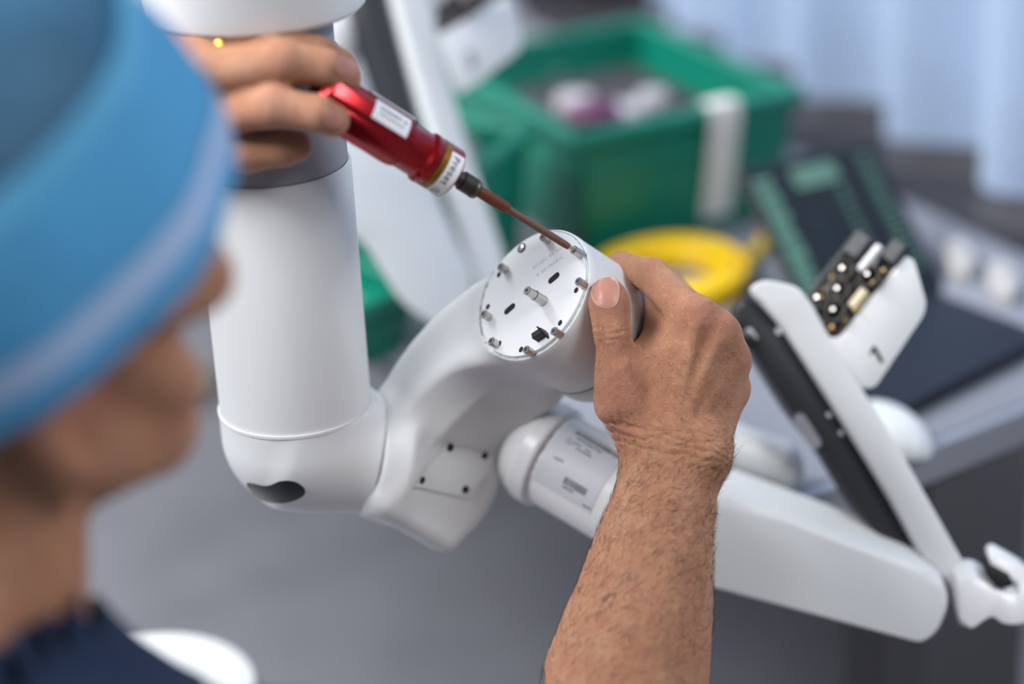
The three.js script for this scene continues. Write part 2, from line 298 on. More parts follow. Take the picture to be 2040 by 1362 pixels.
for (const [x, z, w, l] of PANELS) {
  const t = thing('ceiling_light', 'long white light panel set in the ceiling', 'light', V(x, ROOM.h - 0.07, z), 'ceiling light panels');
  part('frame', box(w + 0.06, 0.05, l + 0.06, new THREE.Matrix4().setPosition(x, ROOM.h - 0.028, z), 0.004), M.paper, t);
  part('diffuser', slab(x - w / 2, x + w / 2, ROOM.h - 0.07, ROOM.h - 0.05, z - l / 2, z + l / 2), M.glow, t);
}

// ---------------------------------------------------------------- the workbench
const UP = V(0, 1, 0);
const bA = onY(1806, 900, BENCH_Y), bB = onY(2040, 807, BENCH_Y);
const e1 = bB.clone().sub(bA).normalize(), e2 = UP.clone().cross(e1).normalize();  // along the edge, and across the top
if (e2.z > 0) e2.negate();
const corner = onY(1446, 1044, BENCH_Y);
corner.copy(bA.clone().addScaledVector(e1, corner.clone().sub(bA).dot(e1)));
const benchAt = (a, b, y) => V(corner.x, y, corner.z).addScaledVector(e1, a).addScaledVector(e2, b);
const BM = (a, b, y) => basis(e1, UP, e2.clone().negate(), benchAt(a, b, y));       // box frame: x along e1, z across
const L1 = 1.75, L2 = 1.75;
M.bench = phy({ color: 0x85878f, roughness: 0.4 });
M.alu = std({ color: 0xa9abb2, roughness: 0.4, metalness: 0.6 });
M.frame = std({ color: 0x4b4a4b, roughness: 0.55, metalness: 0.3 });
const bench = thing('workbench', 'grey topped workbench carrying the green crates', 'workbench', benchAt(L1 / 2, L2 / 2, 0));
part('bench_top', box(L1 - 0.01, 0.03, L2 - 0.01, BM(L1 / 2, L2 / 2, BENCH_Y - 0.015)), M.bench, bench);
part('edge_strip', box(L1, 0.032, 0.012, BM(L1 / 2, -0.002, BENCH_Y - 0.0155), 0.003), M.alu, bench, 'pale metal edge strip');
part('edge_strip', box(0.012, 0.032, L2, BM(-0.002, L2 / 2, BENCH_Y - 0.0155), 0.003), M.alu, bench, 'pale metal edge strip');
part('apron', box(L1 - 0.12, 0.03, 0.02, BM(L1 / 2, 0.04, BENCH_Y - 0.046)), M.frame, bench);
part('apron', box(0.03, 0.05, L2 - 0.12, BM(0.05, L2 / 2, BENCH_Y - 0.058)), M.frame, bench);
part('front_panel', box(L1 - 0.40, 0.70, 0.016, BM(L1 / 2 + 0.17, 0.035, 0.50)), std({ color: 0xd6d8de, roughness: 0.5 }), bench, 'grey front panel');
for (const [a, b] of [[0.24, 0.08], [L1 - 0.08, 0.08], [L1 - 0.08, L2 - 0.08]]) part('leg', box(0.05, BENCH_Y - 0.03, 0.05, BM(a, b, (BENCH_Y - 0.03) / 2)), M.frame, bench);
{ const q = onY(1110, 935, BENCH_Y), b = q.sub(corner).dot(e2); part('leg', box(0.03, BENCH_Y - 0.03, 0.03, BM(0.05, b, (BENCH_Y - 0.03) / 2)), M.alu, bench, 'pale metal leg'); }
M.tan = std({ color: 0x8d857b, roughness: 0.6 });
part('stretcher', box(L1 - 0.2, 0.05, 0.04, BM(L1 / 2, L2 - 0.08, 0.3)), M.tan, bench);

// dark rubber mat at the far side
M.mat = phy({ color: 0x2c2b31, roughness: 0.55 });
const matQ = [onY(1868, 428, BENCH_Y), onY(2140, 556, BENCH_Y), onY(2140, 280, BENCH_Y), onY(1500, -70, BENCH_Y), onY(1000, -70, BENCH_Y), onY(1040, 40, BENCH_Y)];
single('rubber_mat', prism(matQ.map((p) => p.setY(BENCH_Y + 0.0005)), V(0, 0.003, 0), 0.01, 0.0008), M.mat, 'dark grey rubber mat on the bench below the blue curtain', 'mat');
// navy mat behind the gripper
const navyQ = [[1640, 610], [1880, 585], [2060, 655], [2060, 680], [1790, 815], [1700, 800]].map(([x, y]) => onY(x, y, BENCH_Y + 0.014).setY(BENCH_Y + 0.0005));
single('work_tray', prism(navyQ, V(0, 0.014, 0), 0.012, 0.003), M.navy, 'dark navy blue tray lying along the bench edge', 'tray');
// pale device with two white keys
const keyM = std({ color: 0xbcb9b4, roughness: 0.6 });
const padQ = [[1862, 428], [2100, 545], [2100, 680], [1880, 590]].map(([x, y]) => onY(x, y, BENCH_Y + 0.012).setY(BENCH_Y + 0.0005));
const pad = thing('key_pad', 'pale grey key pad with big white square keys beside the screen', 'keypad', padQ[0].clone());
part('body', prism(padQ, V(0, 0.012, 0), 0.006, 0.002), std({ color: 0x8f909a, roughness: 0.5 }), pad);
for (const q of [[[1880, 478], [1920, 470], [1950, 515], [1925, 542], [1893, 530]], [[1966, 520], [2010, 518], [2035, 560], [2015, 588], [1975, 572]]]) part('key', prism(q.map(([x, y]) => onY(x, y, BENCH_Y + 0.024).setY(BENCH_Y + 0.012)), V(0, 0.012, 0), 0.004, 0.002), keyM, pad, 'white key');

// the blue curtain: hangs parallel to the bench's far side
{
  const h0 = onY(1395, 62, BENCH_Y + 0.03), h1 = onY(2045, 372, BENCH_Y + 0.03), d = h1.clone().sub(h0), L0 = d.length(); d.normalize();
  const n = V(d.z, 0, -d.x), a0 = h0.clone().addScaledVector(d, -0.12), L = L0 + 1.0, nu = 420, nv = 26, H = ROOM.h - 0.12 - BENCH_Y - 0.03, pos = [], idx = [], uv = [];
  for (let j = 0; j <= nv; j++) for (let i = 0; i <= nu; i++) {
    const s = L * i / nu, v = j / nv, w = 0.030 * sin(s * 2 * PI / 0.155 + 0.9 * sin(s * 5)) * (0.55 + 0.45 * (1 - v)) + 0.008 * sin(s * 71 + 2 * v) + 0.01 * fbm(s * 5, v * 3, 2);
    const p = a0.clone().addScaledVector(d, s + 0.01 * sin(s * 2 * PI / 0.155)).addScaledVector(n, w); pos.push(p.x, BENCH_Y + 0.03 + H * v, p.z); uv.push(s, H * v);
    if (i < nu && j < nv) { const a = j * (nu + 1) + i; idx.push(a, a + 1, a + nu + 2, a, a + nu + 2, a + nu + 1); }
  }
  const g = new THREE.BufferGeometry(); g.setAttribute('position', new THREE.Float32BufferAttribute(pos, 3)); g.setAttribute('uv', new THREE.Float32BufferAttribute(uv, 2)); g.setIndex(idx); g.computeVertexNormals();
  const t = thing('curtain', 'pale blue pleated curtain hanging behind the bench', 'curtain', V(a0.x, BENCH_Y, a0.z));
  M.curtain = phy({ color: 0xb2c6e2, roughness: 0.75, transmission: 0.35, side: THREE.DoubleSide });
  part('drape', g, M.curtain, t);
  part('rail', cyl(V(a0.x, ROOM.h - 0.1, a0.z), V(a0.x, ROOM.h - 0.1, a0.z).addScaledVector(d, L), 0.014, 0.014, 16), M.alu, t);
  for (let k = 0; k < 3; k++) { const q = V(a0.x, 0, a0.z).addScaledVector(d, L * (0.1 + 0.4 * k)); part('bracket', cyl(q.clone().setY(ROOM.h - 0.1), q.clone().setY(ROOM.h), 0.008, 0.008, 10), M.alu, t); }
}
// black equipment case at the back of the bench
{
  const c = onY(1250, 5, BENCH_Y), q = thing('equipment_case', 'black equipment case standing behind the large green crate', 'case', c.clone());
  const c0 = c.clone().addScaledVector(e1, 0.02).addScaledVector(e2, 0.02);
  const m = basis(e1, UP, e2.clone().negate(), c0.clone().addScaledVector(e1, 0.1).addScaledVector(e2, 0.12).setY(BENCH_Y + 0.09));
  const caseM = std({ color: 0x0c0d10, roughness: 0.9 });
  part('body', box(0.34, 0.17, 0.26, m, 0.012), caseM, q);
  part('lid', box(0.345, 0.03, 0.265, basis(e1, UP, e2.clone().negate(), c0.clone().addScaledVector(e1, 0.1).addScaledVector(e2, 0.12).setY(BENCH_Y + 0.19)), 0.01), caseM, q);
}

// ---------------------------------------------------------------- green crates
function crate(label, rimA, rimB, depth, H, side = 1) {
  // rimA -> rimB: front rim edge (world, at rim height); depth: across
  const X = rimB.clone().sub(rimA).setY(0), W = X.length(); X.normalize(); const Z = UP.clone().cross(X).multiplyScalar(side);
  const o = rimA.clone().setY(BENCH_Y), t = thing('storage_crate', label, 'crate', o.clone());
  const at = (u, v, y) => o.clone().addScaledVector(X, u).addScaledVector(Z, v).setY(BENCH_Y + y), th = 0.005, ti = 0.012, list = [];
  const wall = (a, b, a2, b2) => { // outer bottom a->b, outer top a2->b2
    const inw = UP.clone().cross(b.clone().sub(a)).normalize().multiplyScalar(-side * -1); return prism([a, b, b2, a2], UP.clone().cross(b2.clone().sub(a2).normalize()).multiplyScalar(side * th), 0.002, 0.0006); };
  const B = [at(ti, ti, 0.001), at(W - ti, ti, 0.001), at(W - ti, depth - ti, 0.001), at(ti, depth - ti, 0.001)], T = [at(0, 0, H), at(W, 0, H), at(W, depth, H), at(0, depth, H)];
  for (let i = 0; i < 4; i++) part('side', wall(B[i], B[(i + 1) % 4], T[i], T[(i + 1) % 4]), M.green, t);
  part('bottom', prism([at(ti, ti, 0.001), at(W - ti, ti, 0.001), at(W - ti, depth - ti, 0.001), at(ti, depth - ti, 0.001)], V(0, 0.005, 0), 0.002, 0.0005), M.green, t);
  const rim = []; for (let i = 0; i < 4; i++) { const a = T[i], b = T[(i + 1) % 4]; const dd = b.clone().sub(a).normalize(); rim.push(box(a.distanceTo(b) + 0.018, 0.016, 0.016, basis(dd, UP, dd.clone().cross(UP), a.clone().lerp(b, 0.5)), 0.004)); }
  part('rim', merge(rim), M.green, t);
  for (let i = 0; i < 4; i++) { const a = T[i].clone().lerp(B[i], 0.3), b = T[(i + 1) % 4].clone().lerp(B[(i + 1) % 4], 0.3), dd = b.clone().sub(a).normalize(); part('rib', box(a.distanceTo(b) - 0.01, 0.006, 0.006, basis(dd, UP, dd.clone().cross(UP), a.clone().lerp(b, 0.5)), 0.002), M.green, t); }
  return { t, at, W, depth, H, X, Z };
}
const HB = 0.125;
const big = crate('large green plastic crate with white tape on its wall', onY(1150, 282, BENCH_Y + HB), onY(1583, 190, BENCH_Y + HB), 0.30, HB);
{ // white tape strip down the front wall
  const u0 = 0.58 * big.W, a = big.at(u0, -0.0085, HB + 0.001), tape = std({ color: 0xdcdcd6, roughness: 0.6 });
  part('tape', merge([prism([big.at(u0, -0.0092, HB - 0.008), big.at(u0 + 0.033, -0.0092, HB - 0.008), big.at(u0 + 0.033, 0.0112, 0.012), big.at(u0, 0.0112, 0.012)], big.Z.clone().multiplyScalar(0.0012), 0.0005, 0),
    prism([big.at(u0, -0.0092, HB + 0.0084), big.at(u0 + 0.033, -0.0092, HB + 0.0084), big.at(u0 + 0.033, 0.012, HB + 0.0084), big.at(u0, 0.012, HB + 0.0084)], V(0, 0.0008, 0), 0.0005, 0), prism([big.at(u0, -0.0092, HB + 0.009), big.at(u0 + 0.033, -0.0092, HB + 0.009), big.at(u0 + 0.033, -0.0092, HB - 0.009), big.at(u0, -0.0092, HB - 0.009)], big.Z.clone().multiplyScalar(0.001), 0.0005, 0)]), tape, big.t, 'white tape strip');
}
const small = crate('tilted green plastic crate full of bagged parts', onY(958, 338, BENCH_Y + 0.13).lerp(onY(1116, 214, BENCH_Y + 0.13), -0.1), onY(958, 338, BENCH_Y + 0.13).lerp(onY(1116, 214, BENCH_Y + 0.13), 0.58), 0.30, 0.13);
const low = crate('low green plastic crate between the robot tube and its curved housing', onY(690, 628, BENCH_Y + 0.06), onY(828, 580, BENCH_Y + 0.06), 0.10, 0.06);

// contents
const lump = (c, a, b, h, s) => { const g = new THREE.IcosahedronGeometry(1, 5), p = g.attributes.position; for (let i = 0; i < p.count; i++) { const v = V(p.getX(i), p.getY(i), p.getZ(i)); const k = 1 + 0.35 * fbm(v.x * 2 + s, v.y * 2, v.z * 2, 3); p.setXYZ(i, v.x * a * k + c.x, v.y * h * k + c.y, v.z * b * k + c.z); } const q = mergeVertices((g.deleteAttribute('normal'), g.deleteAttribute('uv'), g)); q.computeVertexNormals(); return q; };
{
  const foam = std({ color: 0x3a393d, roughness: 0.95 });
  const fy = HB - 0.035;
  single('foam_sheet', prism([big.at(0.02, 0.02, fy), big.at(big.W - 0.02, 0.02, fy), big.at(big.W - 0.02, big.depth - 0.02, fy), big.at(0.02, big.depth - 0.02, fy)], V(0, -0.05, 0), 0.006, 0.002), foam, 'charcoal foam sheet filling the large green crate', 'foam');
  const cap = phy({ color: 0xb7b4b8, roughness: 0.4 });
  const spots = [[1090, 118, 0.024], [1155, 95, 0.017], [1145, 190, 0.02], [1240, 212, 0.022], [1300, 185, 0.017]];
  const tell = ['wide pale round cover beside the numbered panel of the second robot arm', 'small pale round cover beside the small purple pouch', 'pale round cover in the middle of the charcoal foam', 'wide pale round cover beside the big purple pouch', 'small pale round cover by the taped crate wall'];
  spots.forEach(([x, y, r], i) => { const c = onY(x, y, BENCH_Y + fy + 0.012).setY(BENCH_Y + fy + 0.0005); const t = thing('joint_cover', tell[i], 'cover', c, 'round covers in the large crate'); part('body', lathe([[0, 0], [r, 0], [r, 0.008], [r * 0.9, 0.012], [r * 0.4, 0.014], [0, 0.014]], c, UP, 32), cap, t); part('rim', lathe([[r * 0.95, 0.001], [r * 1.06, 0.001], [r * 1.06, 0.004], [r * 0.95, 0.004]], c, UP, 32), cap, t); });
  const pur = std({ color: 0x5d2f52, roughness: 0.5 });
  [[1185, 225, 0.03], [1160, 90, 0.018]].forEach(([x, y, r], i) => { const c = onY(x, y, BENCH_Y + fy + 0.01); single('purple_pouch', lump(c, r, r * 0.8, 0.012, i * 7), pur, i ? 'small dark purple pouch at the far rim of the large crate' : 'dark purple pouch near the front wall of the large crate', 'pouch'); });
  const bag = phy({ color: 0x9b9ba0, roughness: 0.35 });
  const bs = [[0.042, 0.05], [0.088, 0.06], [0.042, 0.115], [0.086, 0.13], [0.042, 0.18], [0.086, 0.2], [0.05, 0.245]];
  bs.forEach(([u, v], i) => { if (u > small.W) u = small.W - 0.05; const c = small.at(u, v, 0.085 + 0.008 * (i % 2)); single('parts_bag', lump(c, 0.025, 0.025, 0.045, i * 3.7 + 1), bag, 'crumpled grey bag of parts in the tilted green crate', 'bag', 'bags in the tilted crate'); });
  const c2 = low.at(low.W / 2, 0.045, 0.035); single('parts_bag', lump(c2, 0.018, 0.018, 0.016, 60), bag, 'crumpled grey bag of parts in the low green crate', 'bag');
}
// yellow cable coil
{
  const c = onY(1335, 530, BENCH_Y + 0.02), t = thing('cable_coil', 'coil of thick yellow cable on the bench', 'cable', c.clone().setY(BENCH_Y));
  for (let k = 0; k < 6; k++) { const pts = [], R = 0.0465 + 0.010 * (k % 3) + 0.002 * rnd(), y = BENCH_Y + 0.0065 + 0.011 * Math.floor(k / 3), ox = rr(-0.003, 0.003), oz = rr(-0.003, 0.003); for (let i = 0; i < 28; i++) { const a = i / 28 * 2 * PI; pts.push(V(c.x + ox + R * cos(a) * 1.0, y + 0.0012 * sin(3 * a + k), c.z + oz + R * sin(a))); } part('loop', tube(pts, 0.0062, 90, 10, true), M.yellow, t); }
  const e = onY(1500, 505, BENCH_Y + 0.008); part('tail', tube([V(c.x + 0.05, BENCH_Y + 0.018, c.z - 0.02), c.clone().lerp(e, 0.8).setY(BENCH_Y + 0.01), e.clone().setY(BENCH_Y + 0.0065), e.clone().add(V(0.02, 0, -0.05)).setY(BENCH_Y + 0.0065)], 0.006, 30, 10), M.yellow, t);
}
// leaning display with green text
{
  const bl = onY(1618, 655, BENCH_Y + 0.006), br = onY(1892, 585, BENCH_Y + 0.006), X = br.clone().sub(bl), W = X.length(); X.normalize();
  let back = UP.clone().cross(X); const lean = 42 * PI / 180, Yd = UP.clone().multiplyScalar(sin(lean)).addScaledVector(back, cos(lean)).normalize(), N = X.clone().cross(Yd).normalize();
  const Hh = 0.165, t = thing('display', 'leaning dark display showing columns of green text', 'display', bl.clone().setY(BENCH_Y));
  const ctr = bl.clone().addScaledVector(X, W / 2).addScaledVector(Yd, Hh / 2), m = basis(X, Yd, N, ctr.clone().addScaledVector(N, -0.005));
  part('case', box(W, Hh, 0.01, m, 0.004), M.black, t);
  const scr = canvasTex(1024, 768, (x, w, h) => {
    x.fillStyle = '#050c10'; x.fillRect(0, 0, w, h);
    const line = (X0, Y0, n, col) => { x.fillStyle = col; let p = X0; for (let k = 0; k < n; k++) { const q = 6 + rnd() * 12; x.fillRect(p, Y0, q, 14); p += q + 5; } };
    for (let i = 0; i < 22; i++) line(30, 60 + i * 31, 8, i % 3 ? '#6fae9d' : '#8fd0b8');
    for (let i = 0; i < 4; i++) line(330, 40 + i * 26, 20, '#7fb7a4');
    for (let i = 0; i < 14; i++) line(620, 170 + i * 36, 3, '#5f8f80');
    for (let i = 0; i < 17; i++) line(870, 40 + i * 36, 5, '#5f9184');
    for (let i = 0; i < 6; i++) line(330, 300 + i * 60, 4, '#1d3436');
  });
  M.screen = std({ color: 0x05080a, roughness: 0.25, emissive: 0xffffff, emissiveMap: scr, emissiveIntensity: 1.9 });
  const g = new THREE.PlaneGeometry(W - 0.008, Hh - 0.008); g.applyMatrix4(basis(X, Yd, N, ctr.clone().addScaledVector(N, 0.0006))); part('screen', g, M.screen, t);
  const st = ctr.clone().addScaledVector(N, -0.011); part('stand', prism([st.clone().addScaledVector(X, -0.03), st.clone().addScaledVector(X, 0.03), st.clone().addScaledVector(X, 0.03).addScaledVector(back, 0.05).setY(BENCH_Y + 0.001), st.clone().addScaledVector(X, -0.03).addScaledVector(back, 0.05).setY(BENCH_Y + 0.001)], V(0, 0, -0.006), 0.003, 0.001), M.black, t);
}
// white mouse by the bench edge
{
  const c = onY(1768, 838, BENCH_Y + 0.015); c.y = BENCH_Y;
  const g = lump(V(0, 0, 0), 1, 1, 1, 0), s = new THREE.SphereGeometry(1, 40, 20, 0, 2 * PI, 0, PI / 2); s.scale(0.026, 0.026, 0.046); s.rotateY(0.5); s.translate(c.x, c.y + 0.001, c.z);
  const t = thing('computer_mouse', 'white rounded computer mouse near the bench edge', 'mouse', c); part('shell', s, M.white, t);
  part('sole', (() => { const q = new THREE.CylinderGeometry(1, 1, 0.001, 32); q.scale(0.025, 1, 0.045); q.rotateY(0.5); q.translate(c.x, c.y + 0.0008, c.z); return q; })(), M.darkBody, t);
}
// white rounded stool behind the person's shoulder
{
  const c = P(300, 1440, 1.75), y = c.y, t = thing('stool', 'white rounded stool seat standing behind the navy shoulder', 'stool', V(c.x, 0, c.z));
  part('seat', lathe([[0, y + 0.04], [0.06, y + 0.04], [0.085, y + 0.03], [0.095, y + 0.005], [0.09, y - 0.02], [0.06, y - 0.035], [0, y - 0.035]], V(c.x, 0, c.z), UP, 48), M.white, t);
  part('column', cyl(V(c.x, 0.03, c.z), V(c.x, y - 0.03, c.z), 0.03, 0.025), M.floor, t);
  part('foot', lathe([[0, 0], [0.12, 0], [0.12, 0.012], [0.05, 0.04], [0, 0.04]], V(c.x, 0.0005, c.z), UP, 48), M.floor, t);
}


// ---------------------------------------------------------------- the robot being assembled
const nP = dirW(-0.652, 0.384, 0.653).normalize(), plateC = P(1060, 584, DF), RP = 0.0455;
const uF = dirW(0.94, -0.17, -0.28).normalize();               // axis of the elbow flange
const robot = thing('robot_arm', 'white robot arm with a bare metal end plate being screwed together', 'robot', P(598, 880, 1.49).setY(BENCH_Y));
const back = (p, s) => p.clone().addScaledVector(nP, -s);
const inPlate = (x, y, off = 0) => onPlane(x, y, back(plateC, off), nP);
// housing: rails of its corners, bottom to top
const railsPx = [
  [[700, 962, 1.545], [722, 870, 1.545], [752, 776, 1.542], [800, 690, 1.54], [860, 620, 1.535], [930, 563, 1.523], [1010, 540, 1.51]],
  [[724, 990, 1.52], [758, 890, 1.52], [785, 806, 1.522], [850, 737, 1.514], [905, 703, 1.50], [968, 702, 1.485], [1040, 690, 1.485]],
  [[742, 1010, 1.515], [788, 978, 1.517], [846, 907, 1.526], [905, 842, 1.524], [982, 774, 1.515], [1060, 742, 1.505], [1110, 710, 1.505]],
  [[936, 1060, 1.565], [992, 995, 1.575], [1004, 925, 1.578], [1032, 868, 1.565], [1090, 830, 1.555], [1155, 788, 1.54], [1180, 740, 1.53]],
  [[920, 1046, 1.60], [978, 975, 1.61], [988, 900, 1.61], [1010, 830, 1.60], [1060, 780, 1.585], [1130, 730, 1.57], [1160, 690, 1.56]],
  [[730, 1000, 1.59], [760, 900, 1.59], [785, 800, 1.59], [830, 720, 1.585], [890, 650, 1.578], [960, 600, 1.565], [1040, 575, 1.55]],
];
const rails = railsPx.map((q) => q.map(([x, y, d]) => P(x, y, d)));
const bar = railBar(rails, 0.012), flangeC = P(735, 907, 1.55), RF = 0.0413;
const drum = cylinder(back(plateC, 0.0022), back(plateC, 0.060), 0.0478, 0.0022);
const flangeBody = cylinder(flangeC.clone().addScaledVector(uF, 0.002), flangeC.clone().addScaledVector(uF, 0.022), RF - 0.0004, 0.003);
const plateRoom = cylinder(back(plateC, 0.0024), back(plateC, -0.03), 0.0474, 0.0005);
const housingF = (x, y, z) => max(-plateRoom(x, y, z), housing0(x, y, z));
const housing0 = (x, y, z) => smin(smin(smax(bar(x, y, z), (x - plateC.x) * nP.x + (y - plateC.y) * nP.y + (z - plateC.z) * nP.z + 0.005, 0.006), drum(x, y, z), 0.016), flangeBody(x, y, z), 0.016);
{
  const [lo, hi] = bounds(rails.flat().concat([plateC, back(plateC, 0.06)]), 0.055);
  const housing = part('housing', mesh(housingF, lo, hi, 0.0026), M.white, robot);
  // cover plate with four screws on the lower facet
  const cov = part('cover_plate', sheet(housingF, [[893, 884], [972, 902], [985, 910], [936, 982], [922, 988], [836, 970], [826, 962], [880, 890]], 0.0015, 5, 5), M.white, robot);
  for (const [x, y] of [[895, 890], [963, 906], [838, 955], [925, 974]]) {
    const p = hit(housingF, x, y), g = grad(housingF, p); p.addScaledVector(g, 0.0015);
    part('screw', merge([lathe([[0, 0.0006], [0.0012, 0.0006], [0.0024, 0.0007], [0.0028, 0.0003], [0.0028, -0.0006]], p, g, 20)]), M.hole, cov, 'dark recessed screw');
  }
  part('seam_line', lathe([[0.0479, 0], [0.04815, 0], [0.04815, 0.0006], [0.0479, 0.0006]], back(plateC, 0.0605), nP, 80), M.seam, robot);
}
// drum behind the seam and the link it turns into
const drum2 = cylinder(back(plateC, 0.0612), back(plateC, 0.080), 0.0474, 0.008);
const wristC = P(1090, 905, 1.575), wAx = dirW(0.80, -0.46, 0.39).normalize(), wAt = (s) => wristC.clone().addScaledVector(wAx, s), wristEnd = wAt(0.11);
{
  const capF = cylinder(wAt(-0.026), wAt(0.004), 0.0355, 0.016), body = cylinder(wAt(-0.002), wAt(0.11), 0.0345, 0.004);
  const rimF = cylinder(wAt(-0.008), wAt(0.008), 0.0385, 0.004);
  const yoke = capsule(back(plateC, 0.085), wAt(0.11).addScaledVector(dirW(0, 0, 1), -0.03), 0.022, 0.024);
  const yokeF = (x, y, z) => smin(drum2(x, y, z), yoke(x, y, z), 0.03);
  const all = [plateC, wristC, wristEnd, back(plateC, 0.1)];
  const [lo, hi] = bounds(all, 0.06);
  part('drive_drum', mesh(yokeF, lo, hi, 0.0032), M.white, robot);
  part('wrist_joint', mesh((x, y, z) => min(smin(capF(x, y, z), rimF(x, y, z), 0.006), body(x, y, z)), lo, hi, 0.0028), M.whiteGloss, robot);
  // printed label wrapped round the wrist cylinder
  const view = EYE.clone().sub(wristC).normalize(), A = view.addScaledVector(wAx, -view.dot(wAx)).normalize(), Bv = A.clone().cross(wAx);   // A faces the camera
  const lab = canvasTex(512, 512, (x, w, h) => {
    x.fillStyle = '#c3c5cb'; x.fillRect(0, 0, w, h); x.fillStyle = '#20242c';
    const bars = (X, Y, W, H) => { let p = X; while (p < X + W) { const q = 1.5 + rnd() * 4; x.fillRect(p, Y, q, H); p += q + 1.5 + rnd() * 2.5; } };
    const words = (X, Y, W, H) => { let p = X; while (p < X + W) { const q = H * (0.35 + rnd() * 0.3); x.fillRect(p, Y + rnd() * H * 0.25, q, H * (0.6 + rnd() * 0.3)); p += q + H * 0.2; } };
    bars(90, 40, 390, 42); words(130, 96, 215, 17); words(84, 130, 22, 16); words(130, 138, 70, 16); words(80, 160, 50, 14); words(180, 166, 130, 16); words(238, 140, 40, 14);
    words(80, 290, 80, 20); bars(230, 370, 190, 50); words(240, 428, 90, 18); words(430, 470, 74, 18);
  });
  const nu = 20, nv = 24, pos = [], uv = [], nor = [], idx = [], a0 = 0.95, a1 = -0.62, R = 0.0348;
  for (let j = 0; j <= nv; j++) for (let i = 0; i <= nu; i++) {
    const t = a0 + (a1 - a0) * j / nv, d = A.clone().multiplyScalar(cos(t)).addScaledVector(Bv, sin(t)), p = wAt(0.0105 + 0.05 * i / nu).addScaledVector(d, R);
    pos.push(p.x, p.y, p.z); nor.push(d.x, d.y, d.z); uv.push(i / nu, 1 - j / nv); if (i < nu && j < nv) { const q = j * (nu + 1) + i; idx.push(q, q + nu + 1, q + 1, q + 1, q + nu + 1, q + nu + 2); }
  }
  const g = new THREE.BufferGeometry(); g.setAttribute('position', new THREE.Float32BufferAttribute(pos, 3)); g.setAttribute('normal', new THREE.Float32BufferAttribute(nor, 3)); g.setAttribute('uv', new THREE.Float32BufferAttribute(uv, 2)); g.setIndex(idx);
  part('label', g, std({ map: lab, roughness: 0.5, side: THREE.DoubleSide }), robot, 'grey printed label with barcodes');
}
